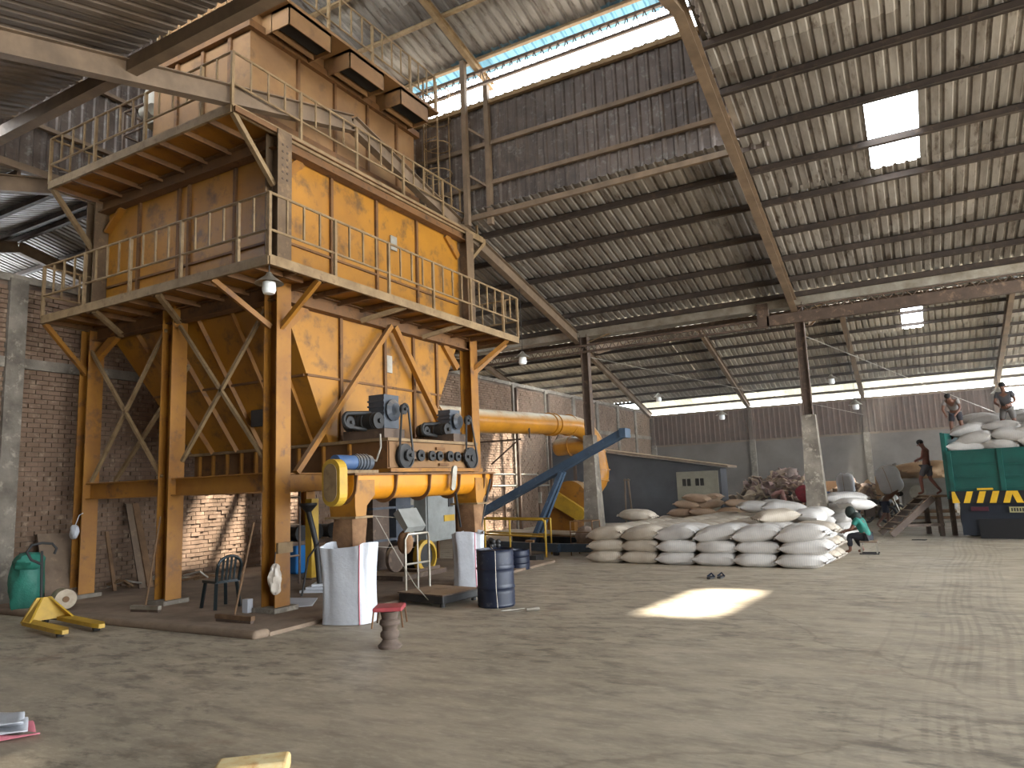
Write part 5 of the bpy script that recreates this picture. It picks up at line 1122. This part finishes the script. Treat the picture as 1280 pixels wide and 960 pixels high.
for y in (.3, .9, 1.5, 2.1, 2.7, 3.3, 3.9):
    for c0 in range(3):
        k += 1; p = TM @ Vector((.42 + .8 * c0, y, 1.95 + (0 if y < .5 else .3))); sack(p, R(-19.9), 'sack_w', f'white sack low in the truck load, {ORD[int(y / .6)]} row in, {ORD[c0]} across', 'sacks loaded on the truck', hem=False)
# loading ramp
RP = thing('loading_ramp', 'dark timber loading stair leading up to the truck bed', 'ramp', (-.3, 22.8, 0), R(22))
for y in (-.4, .4):
    MB().bar((-.62, y, .06), (.55, y, 1.02), .08, .16).build('stringer', M['steel'], RP, world=False)
    MB().bar((-.2, y, .3), (.75, y, .3), .07, .07).build('tie_rail', M['steel'], RP, world=False)
    for x in (.68, 1.0): MB().bar((x, y, 0), (x, y, 1.04), .1, .1).build('post', M['steel'], RP, world=False)
for i in range(6): t = (i + .5) / 6; MB().box((-.62 + 1.17 * t, 0, .12 + .96 * t), (.2, .8, .035)).build('tread', M['steel'], RP, world=False)
MB().bx(.5, 1.05, -.44, .44, 1.03, 1.08).build('landing', M['wood'], RP, world=False)
# grey bin and bundles beyond the ramp
GT = thing('grey_bin', 'large grey sheet metal bin with round dark port beyond the ramp', 'bin', (.3, 30.3, 0))
q = MB(); q.box((.35, 30.6, .9), (1.75, 1.2, 1.2)); o = q.build('bin_body', mat('grey_sheet', '#8f8b84', '#7c7870', 2, .6), GT); bv = o.modifiers.new('b', 'BEVEL'); bv.width = .18; bv.segments = 4
MB().lathe([(.24, 0), (.27, 0), (.27, .05), (.24, .05)], (.02, 29.96, .97), 22, (0, 1, 0)).build('port_ring', M['galv'], GT, smooth=True); MB().lathe([(.001, .0), (.24, .0)], (.02, 29.97, .97), 22, (0, 1, 0)).build('port_shade_disc', M['dark'], GT)  # flat dark disc in place of the shade inside the port
for x in (-.35, 1.05): MB().bx(x - .05, x + .05, 30.1, 31, 0, .35).build('leg', M['steel'], GT)
M['kraft'] = mat('kraft_tan', '#b5946f', '#9c7d5c', 2, .8, bump=.2)
tag(blob('tan_tarp', '', '', (.5, 30.5, 1.76), (1.15, .6, .34), M['kraft'], 3, n=32, mm=20, amp=.17), 'tan tarpaulin bundle lying on top of the grey bin', 'tarpaulin')
o = MB().box((-1.0, 30.9, 1.15), (.7, .8, .9)).build('cardboard_box', M['kraft']); tag(o, 'brown cardboard box stacked beside the grey bin', 'box'); tag(MB().box((-1.0, 30.9, .35), (.75, .85, .7)).build('wooden_crate', M['wood']), 'wooden crate under the brown cardboard box', 'crate')
o = MB().box((-3.2, 33.6, 1.1), (1.9, .8, .7)).build('cardboard_bale', M['kraft']); tag(o, 'long tan bale on the heap behind the concrete column', 'bale'); tag(MB().box((-3.2, 33.6, .37), (2, .9, .75)).build('dark_pallet_stack', M['wood']), 'dark timber base under the long tan bale', 'pallet')
for i in range(4): tag(MB().box((.5, 28.6 + .05 * i, .06 + .1 * i), (1.5 - .1 * i, .8, .09)).build('timber_plank', M['wood' if i % 2 else 'galv']), f'flat plank in the low pile behind the ramp, {ORD[i]} from the floor', 'plank', 'planks behind the ramp')
# motorcycles
def moto(loc, rz, label):
    t_ = thing('motorcycle', label, 'motorcycle', loc, rz, group='parked motorcycles')
    for x in (-.62, .62): q = MB(); q.tube([(x + .27 * math.cos(a), 0, .3 + .27 * math.sin(a)) for a in [2 * math.pi * k / 20 for k in range(20)]], .045, 8, closed=True); q.build('tyre', M['hblk'], t_, smooth=True, world=False); q = MB(); q.lathe([(.02, -.03), (.06, -.03), (.06, .03), (.02, .03)], (x, 0, .3), 12, (0, 1, 0)); [q.bar((x, 0, .3), (x + .25 * math.cos(a), 0, .3 + .25 * math.sin(a)), .012, .012) for a in [k * math.pi / 4 for k in range(8)]]; q.build('wheel_hub', M['galv'], t_, world=False)
    q = MB(); q.ell((.15, 0, .72), (.28, .13, .13), 12, 8); q.build('fuel_tank', M['hblk'], t_, smooth=True, world=False); q = MB(); q.ell((-.35, 0, .72), (.4, .12, .07), 12, 8); q.build('seat', M['black'], t_, smooth=True, world=False)
    q = MB(); q.box((.05, 0, .4), (.32, .22, .3)); q.build('engine', M['steel'], t_, world=False)
    for y in (-.07, .07): MB().tube([(.62, y, .3), (.42, y, .85)], .02, 8).build('fork', M['galv'], t_, world=False)
    MB().tube([(.36, -.34, .98), (.42, -.12, .95), (.42, .12, .95), (.36, .34, .98)], .014, 6).build('handlebar', M['hblk'], t_, world=False); q = MB(); q.ell((.55, 0, .84), (.09, .1, .1), 12, 8); q.build('headlight', M['lampglass'], t_, smooth=True, world=False)
    MB().tube([(.05, .13, .28), (-.5, .15, .25), (-.75, .15, .3)], .035, 8).build('exhaust', M['galv'], t_, smooth=True, world=False); q = MB(); q.box((-.62, 0, .64), (.4, .14, .03)); q.build('rear_fender', M['lampglass'], t_, world=False); MB().bar((.3, 0, .8), (-.5, 0, .62), .06, .06).build('frame', M['hblk'], t_, world=False)
moto((-1.55, 27.9, 0), R(15), 'dark motorcycle parked behind the walking carrier'); moto((-1.15, 28.7, 0), R(35), 'second motorcycle parked further back beside the crate')
tag(MB().prism([(-.25, 21.3, 0), (.05, 21.25, 0), (.1, 21.35, 0), (-.1, 21.4, 0)], (0, 0, .02)).build('floor_rag', M['black']), 'flat dark rag on the floor below the ramp', 'rag')

# ================================================================ PEOPLE
SKIN = mat('brown_skin', '#5b3a2a', '#6a4532', 5, .55); HAIR = mat('black_hair', '#120e0c', rough=.9)
def skin_obj(name, pts, edges, m_, parent, root, sub=2):
    names = list(pts); me = bpy.data.meshes.new(name); me.from_pydata([pts[n][0] for n in names], [(names.index(a), names.index(b_)) for a, b_ in edges], [])
    o = bpy.data.objects.new(name, me); COL.objects.link(o); md = o.modifiers.new('k', 'SKIN'); md.use_smooth_shade = True
    if not me.skin_vertices: me.attributes  # layer is made by the modifier below
    bm = bmesh.new(); bm.from_mesh(me); lay = bm.verts.layers.skin.verify(); bm.verts.ensure_lookup_table()
    for i, n in enumerate(names):
        r = pts[n][1]; bm.verts[i][lay].radius = r if isinstance(r, tuple) else (r, r); bm.verts[i][lay].use_root = n == root
    bm.to_mesh(me); bm.free(); sd = o.modifiers.new('s', 'SUBSURF'); sd.levels = sub; sd.render_levels = sub
    dg = bpy.context.evaluated_depsgraph_get(); dg.update(); m2 = bpy.data.meshes.new_from_object(o.evaluated_get(dg)); m2.materials.clear(); m2.materials.append(m_)
    m2.polygons.foreach_set('use_smooth', [True] * len(m2.polygons)); bpy.data.objects.remove(o); m2.name = name
    o = bpy.data.objects.new(name, m2); COL.objects.link(o); o.parent = parent; return o
STAND = dict(pelvis=(0, 0, .93), waist=(0, .01, 1.08), chest=(0, 0, 1.28), neck=(0, 0, 1.46), head=(0, .03, 1.6), sL=(-.17, 0, 1.4), sR=(.17, 0, 1.4), eL=(-.23, -.02, 1.12), eR=(.23, -.02, 1.12), hL=(-.22, .08, .88), hR=(.22, .08, .88), kL=(-.1, .02, .5), kR=(.1, .02, .5), aL=(-.1, -.02, .08), aR=(.1, -.02, .08), tL=(-.1, .13, .03), tR=(.1, .13, .03))
def person(label, loc, rz, pose, s, shirt=None, pants=None, long=False, hood=None, skin_m=None, group='workers'):
    t_ = thing('person', label, 'person', loc, rz); J = dict(STAND); J.update(pose); J = {k: Vector(v) * s for k, v in J.items()}
    rad = dict(pelvis=(.15, .11), waist=(.13, .095), chest=(.15, .105), neck=.055, sL=.065, sR=.065, eL=.042, eR=.042, hL=.03, hR=.03, kL=.06, kR=.06, aL=.04, aR=.04, tL=.035, tR=.035)
    J['pL'] = J['pelvis'].lerp(J['kL'], .18) + (J['sL'] - J['sR']).normalized() * .07 * s; J['pR'] = J['pelvis'].lerp(J['kR'], .18) + (J['sR'] - J['sL']).normalized() * .07 * s; rad['pL'] = rad['pR'] = .088
    J['hd0'] = J['neck'].lerp(J['head'], .6); rad['hd0'] = .06; J['hd1'] = J['head']; rad['hd1'] = (.078, .095); J['hd2'] = J['head'] + (J['head'] - J['neck']).normalized() * .09 * s; rad['hd2'] = (.06, .07)
    for q_ in 'LR': J['c' + q_] = J['a' + q_].lerp(J['k' + q_], .65); rad['c' + q_] = .055
    E_ = [('pelvis', 'waist'), ('waist', 'chest'), ('chest', 'neck'), ('neck', 'hd0'), ('hd0', 'hd1'), ('hd1', 'hd2')]
    for q_ in 'LR': E_ += [('chest', 's' + q_), ('s' + q_, 'e' + q_), ('e' + q_, 'h' + q_), ('pelvis', 'p' + q_), ('p' + q_, 'k' + q_), ('k' + q_, 'c' + q_), ('c' + q_, 'a' + q_), ('a' + q_, 't' + q_)]
    names = [n for n in J if n in rad]; sc = lambda r: tuple(x * s for x in r) if isinstance(r, tuple) else r * s
    body = skin_obj('body', {n: (tuple(J[n]), sc(rad[n])) for n in names}, E_, skin_m or SKIN, t_, 'pelvis')
    # face, ears and hands are joined into the same body mesh
    q = MB(); fwd = (J['head'] - J['neck']); side = (J['sR'] - J['sL']).normalized(); up = fwd.normalized(); f = up.cross(side) * -1; f = side.cross(up) * -1
    if f.dot(J['tL'] - J['aL']) < 0 and pose.get('flip') is None: f = -f
    hc = J['head'] + up * .03 * s
    q.ell(hc + f * .1 * s, (.016 * s, .022 * s, .025 * s), 8, 6)
    for k in (-1, 1): q.ell(hc + side * (.082 * s * k), (.012 * s, .022 * s, .032 * s), 8, 6)
    for hn, en in (('hL', 'eL'), ('hR', 'eR')):
        d = (J[hn] - J[en]).normalized(); a = d.cross(f).normalized() if abs(d.dot(f)) < .95 else d.cross(up).normalized(); b_ = a.cross(d)
        q.tube([J[hn] - d * .02 * s, J[hn] + d * .09 * s], [.026 * s, .036 * s], 8)
        for k in range(4):
            o_ = J[hn] + d * .08 * s + a * ((k - 1.5) * .019 * s); l = (.07, .082, .078, .06)[k] * s; q.tube([o_, o_ + d * l * .55 + b_ * .008 * s, o_ + d * l * .9 + b_ * .03 * s], [.0095 * s, .009 * s, .007 * s], 6)
        o_ = J[hn] + d * .025 * s - a * .03 * s; q.tube([o_, o_ - a * .03 * s + d * .03 * s, o_ - a * .035 * s + d * .06 * s + b_ * .015 * s], [.011 * s, .01 * s, .008 * s], 6)
    ex = q.build('tmp', skin_m or SKIN, smooth=True); bm = bmesh.new(); bm.from_mesh(body.data); bm.from_mesh(ex.data); bm.to_mesh(body.data); bm.free(); bpy.data.objects.remove(ex)
    q = MB()
    for k in (-1, 1): q.ell(hc + f * .088 * s + side * (.032 * s * k) + up * .012 * s, (.011 * s, .011 * s, .008 * s), 8, 6)
    q.build('eyes', HAIR, t_, world=False); q = MB(); q.ell(hc + f * .09 * s - up * .045 * s, (.024 * s, .012 * s, .006 * s), 8, 6); q.build('mouth', M['hblk'], t_, world=False)
    if hood is None: q = MB(); q.ell(hc + up * .045 * s - f * .015 * s, (.092 * s, .1 * s, .085 * s), 14, 10); q.build('hair', HAIR, t_, smooth=True, world=False)
    else: q = MB(); q.ell(hc + up * .02 * s - f * .02 * s, (.12 * s, .125 * s, .15 * s), 14, 10); q.ell(J['neck'] - f * .04 * s, (.15 * s, .12 * s, .13 * s), 12, 8); q.build('hood', hood, t_, smooth=True, world=False)
    if shirt:
        P_ = {n: (tuple(J[n]), r * s if not isinstance(r, tuple) else tuple(x * s for x in r)) for n, r in (('pelvis', (.165, .125)), ('waist', (.155, .115)), ('chest', (.17, .125)), ('sL', .082), ('sR', .082))}
        P_['nb'] = (tuple(J['chest'].lerp(J['neck'], .6)), .085 * s); ed = [('pelvis', 'waist'), ('waist', 'chest'), ('chest', 'nb'), ('chest', 'sL'), ('chest', 'sR')]
        for q_ in 'LR': P_['u' + q_] = (tuple(J['s' + q_].lerp(J['e' + q_], 1 if long else .6)), .062 * s); ed.append(('s' + q_, 'u' + q_))
        if long:
            for q_ in 'LR': P_['w' + q_] = (tuple(J['e' + q_].lerp(J['h' + q_], .85)), .046 * s); ed.append(('u' + q_, 'w' + q_))
        skin_obj('shirt', P_, ed, shirt, t_, 'pelvis')
    if pants:
        pm, ln = pants; P_ = {'pelvis': (tuple(J['pelvis'] + (J['waist'] - J['pelvis']) * .35), (.16 * s, .125 * s))}; ed = []
        for q_ in 'LR':
            P_['p' + q_] = (tuple(J['p' + q_]), .108 * s); P_['k' + q_] = (tuple(J['p' + q_].lerp(J['k' + q_], min(1, ln))), .088 * s); ed += [('pelvis', 'p' + q_), ('p' + q_, 'k' + q_)]
            if ln > 1: P_['l' + q_] = (tuple(J['k' + q_].lerp(J['a' + q_], ln - 1)), .068 * s); ed.append(('k' + q_, 'l' + q_))
        skin_obj('trousers' if ln > 1 else 'shorts', P_, ed, pm, t_, 'pelvis')
    return t_
cm = lambda n, a, b_=None: mat(n, a, b_ or a, 4, .85, bump=.2)
# walking man on the ramp landing
person('bare-backed worker in grey shorts stepping along the top of the loading ramp', (.32, 23.05, 1.08), R(75), dict(kL=(-.1, .2, .52), aL=(-.1, .17, .1), tL=(-.1, .32, .05), kR=(.1, -.02, .5), aR=(.1, -.28, .12), tR=(.1, -.14, .03), head=(0, .1, 1.57), neck=(0, .03, 1.45), hL=(-.14, .2, 1.1), hR=(.14, .2, 1.12), eL=(-.25, .05, 1.16), eR=(.25, .05, 1.16)), .9, pants=(cm('grey_shorts', '#5d5c62', '#4c4b50'), .85), skin_m=mat('reddish_skin', '#7d4a3a', '#6a3e30', 5, .55))
# two on the truck
bend = dict(waist=(0, .08, 1.05), chest=(0, .24, 1.2), neck=(0, .38, 1.3), head=(0, .5, 1.36), sL=(-.18, .3, 1.27), sR=(.18, .3, 1.27), eL=(-.26, .34, 1.0), eR=(.26, .34, 1.0), hL=(-.16, .45, .82), hR=(.16, .45, .82), kL=(-.15, .06, .5), kR=(.15, .06, .5), aL=(-.17, -.02, .08), aR=(.17, -.02, .08), tL=(-.17, .13, .03), tR=(.17, .13, .03))
p = TM @ Vector((.14, .62, 2.55)); person('worker in dark shorts bending over the sacks on the truck corner', p, R(-19.9 + 180), bend, .82, shirt=cm('grey_vest', '#7a7470', '#6a6460'), pants=(cm('black_shorts', '#26242a'), .8))
st2 = dict(waist=(0, .03, 1.08), chest=(0, .08, 1.27), neck=(0, .12, 1.43), head=(0, .18, 1.55), sL=(-.19, .09, 1.37), sR=(.19, .09, 1.37), eL=(-.27, .12, 1.1), eR=(.27, .12, 1.1), hL=(-.14, .3, 1.0), hR=(.14, .3, 1.0), kL=(-.16, .05, .5), kR=(.16, .05, .5), aL=(-.18, -.02, .08), aR=(.18, -.02, .08), tL=(-.18, .13, .03), tR=(.18, .13, .03))
p = TM @ Vector((1.28, .8, 2.52)); person('worker in dark shirt and shorts standing on the truck load by the bright opening', p, R(-19.9 + 180), st2, .84, shirt=cm('charcoal_shirt', '#3f3d40', '#4a484b'), pants=(cm('dusty_shorts', '#57524e'), .9))
# carriers
carry = dict(waist=(0, .1, 1.03), chest=(0, .25, 1.15), neck=(0, .36, 1.2), head=(0, .48, 1.17), sL=(-.18, .28, 1.18), sR=(.18, .28, 1.18), eL=(-.26, .42, 1.3), eR=(.26, .42, 1.3), hL=(-.2, .25, 1.42), hR=(.2, .25, 1.42), kL=(-.1, .14, .5), kR=(.1, -.02, .52), aL=(-.1, .1, .08), aR=(.1, -.3, .16), tL=(-.1, .25, .03), tR=(.1, -.18, .06))
person('bent carrier in navy shorts walking to the ramp under a white sack', (-.95, 25.3, 0), R(-70), carry, .92, pants=(cm('navy_shorts', '#23283a'), 1.0))
carry_late = [('upright white sack on the back of the carrier nearing the ramp', (-.72, 25.32, 1.53), .68, .86, R(-14), R(10), 1)]
person('carrier under an upright white sack walking behind the sack stack', (-2.3, 28.0, 0), R(-80), carry, .8, pants=(cm('brown_shorts', '#3c2f28'), .9))
carry_late.append(('upright white sack on the carrier behind the sack stack', (-2.18, 28.0, 1.36), .58, .8, R(-2), R(5), 2))
# seated worker
sit = dict(pelvis=(0, 0, .4), waist=(0, .06, .54), chest=(0, .16, .72), neck=(0, .26, .86), head=(0, .34, .96), sL=(-.17, .18, .82), sR=(.17, .18, .82), eL=(-.24, .3, .6), eR=(.24, .3, .6), hL=(-.14, .5, .55), hR=(.14, .5, .55), kL=(-.13, .4, .45), kR=(.15, .38, .45), aL=(-.13, .4, .08), aR=(.2, .2, .08), tL=(-.13, .54, .03), tR=(.22, .34, .03))
person('seated worker in teal vest and dark hood on a small stool by the sacks', (-1.05, 17.8, 0), R(75), sit, .9, shirt=cm('teal_vest', '#1f6d60', '#185448'), pants=(cm('black_trousers', '#1b1b20'), 1.8), hood=cm('dark_green_hood', '#1b241d', '#141b16'))
SS = thing('low_stool', 'small steel stool under the seated worker', 'stool', (-1.05, 17.75, 0))
MB().bx(-1.22, -.87, 17.58, 17.92, .26, .29).build('seat', M['steel'], SS)
for x, y in ((-1.2, 17.6), (-.89, 17.6), (-1.2, 17.9), (-.89, 17.9)): MB().bar((x, y, 0), (x, y, .26), .025, .025).build('leg', M['galv'], SS)
for y in (17.6, 17.9): MB().bar((-1.24, y, .02), (-.85, y, .02), .025, .025).build('runner', M['hblk'], SS)
def carried(label, loc, w, h, tilt, rz, seed):
    t_ = thing('carried_sack', label, 'sack', loc, 0, group='sacks being carried'); t_.rotation_euler = (0, tilt, rz)
    rn2 = random.Random(seed); ph = [rn2.uniform(0, 6.28) for _ in range(4)]; q = MB(); nv, nz_ = 28, 16; vs = []
    for j in range(nz_ + 1):
        v = -1 + 2 * j / nz_; g_ = (1 - abs(v) ** 7 * .55)
        for k in range(nv):
            t = 2 * math.pi * k / nv; c_, s_ = math.cos(t), math.sin(t); f_ = 1 + .03 * math.sin(5 * t + ph[0] + v) + .025 * math.sin(8 * v + ph[1])
            vs.append((w / 2 * g_ * f_ * math.copysign(abs(c_) ** .75, c_), w / 2 * .7 * g_ * f_ * math.copysign(abs(s_) ** .75, s_), h / 2 * v + .02 * math.sin(2 * t + ph[2]) * abs(v)))
    q.add(vs, [(j * nv + k, j * nv + (k + 1) % nv, (j + 1) * nv + (k + 1) % nv, (j + 1) * nv + k) for j in range(nz_) for k in range(nv)] + [tuple(range(nv - 1, -1, -1)), tuple(range(nz_ * nv, (nz_ + 1) * nv))])
    q.build('sack_body', M['stripe_sack'], t_, smooth=True, world=False)
    MB().prism([(w * .3, 0, h * .48), (w * .55, 0, h * .52), (w * .52, .02, h * .42), (w * .38, .02, h * .38)], (0, .05, 0)).build('sack_ear', M['sack_w'], t_, world=False)
    q = MB(); q.tube([(-w * .12, -w * .365 - .012 * (1 if abs(v) < .9 else -6), h / 2 * v) for v in (-.93, -.5, 0, .5, .93)], .008, 5); q.build('seam', M['sack_b'], t_, world=False)
for a_ in carry_late: carried(*a_)
# two more by the heaps
person('worker in blue shirt crouching behind the concrete column', (-2.72, 27.1, .1), R(40), {k_: (v[0], v[1], v[2] + .2) if k_ not in ('aL', 'aR', 'tL', 'tR') else v for k_, v in sit.items()}, .98, shirt=cm('blue_shirt', '#2a4a78', '#233f66'), pants=(cm('slate_trousers', '#2c2f38'), 1.8), long=True)
person('worker in patterned pink shirt bending over the used-sack heap', (-4.9, 29.2, 0), R(-75), dict(bend, chest=(0, .3, 1.12), neck=(0, .42, 1.12), head=(0, .54, 1.08), hL=(-.16, .5, .5), hR=(.16, .5, .5), eL=(-.22, .42, .8), eR=(.22, .42, .8), sL=(-.18, .34, 1.15), sR=(.18, .34, 1.15)), 1.02, shirt=cm('pink_print', '#8a4a4c', '#b08a80'), pants=(cm('grey_trousers', '#55555a', '#6b6b70'), 1.8), long=True)
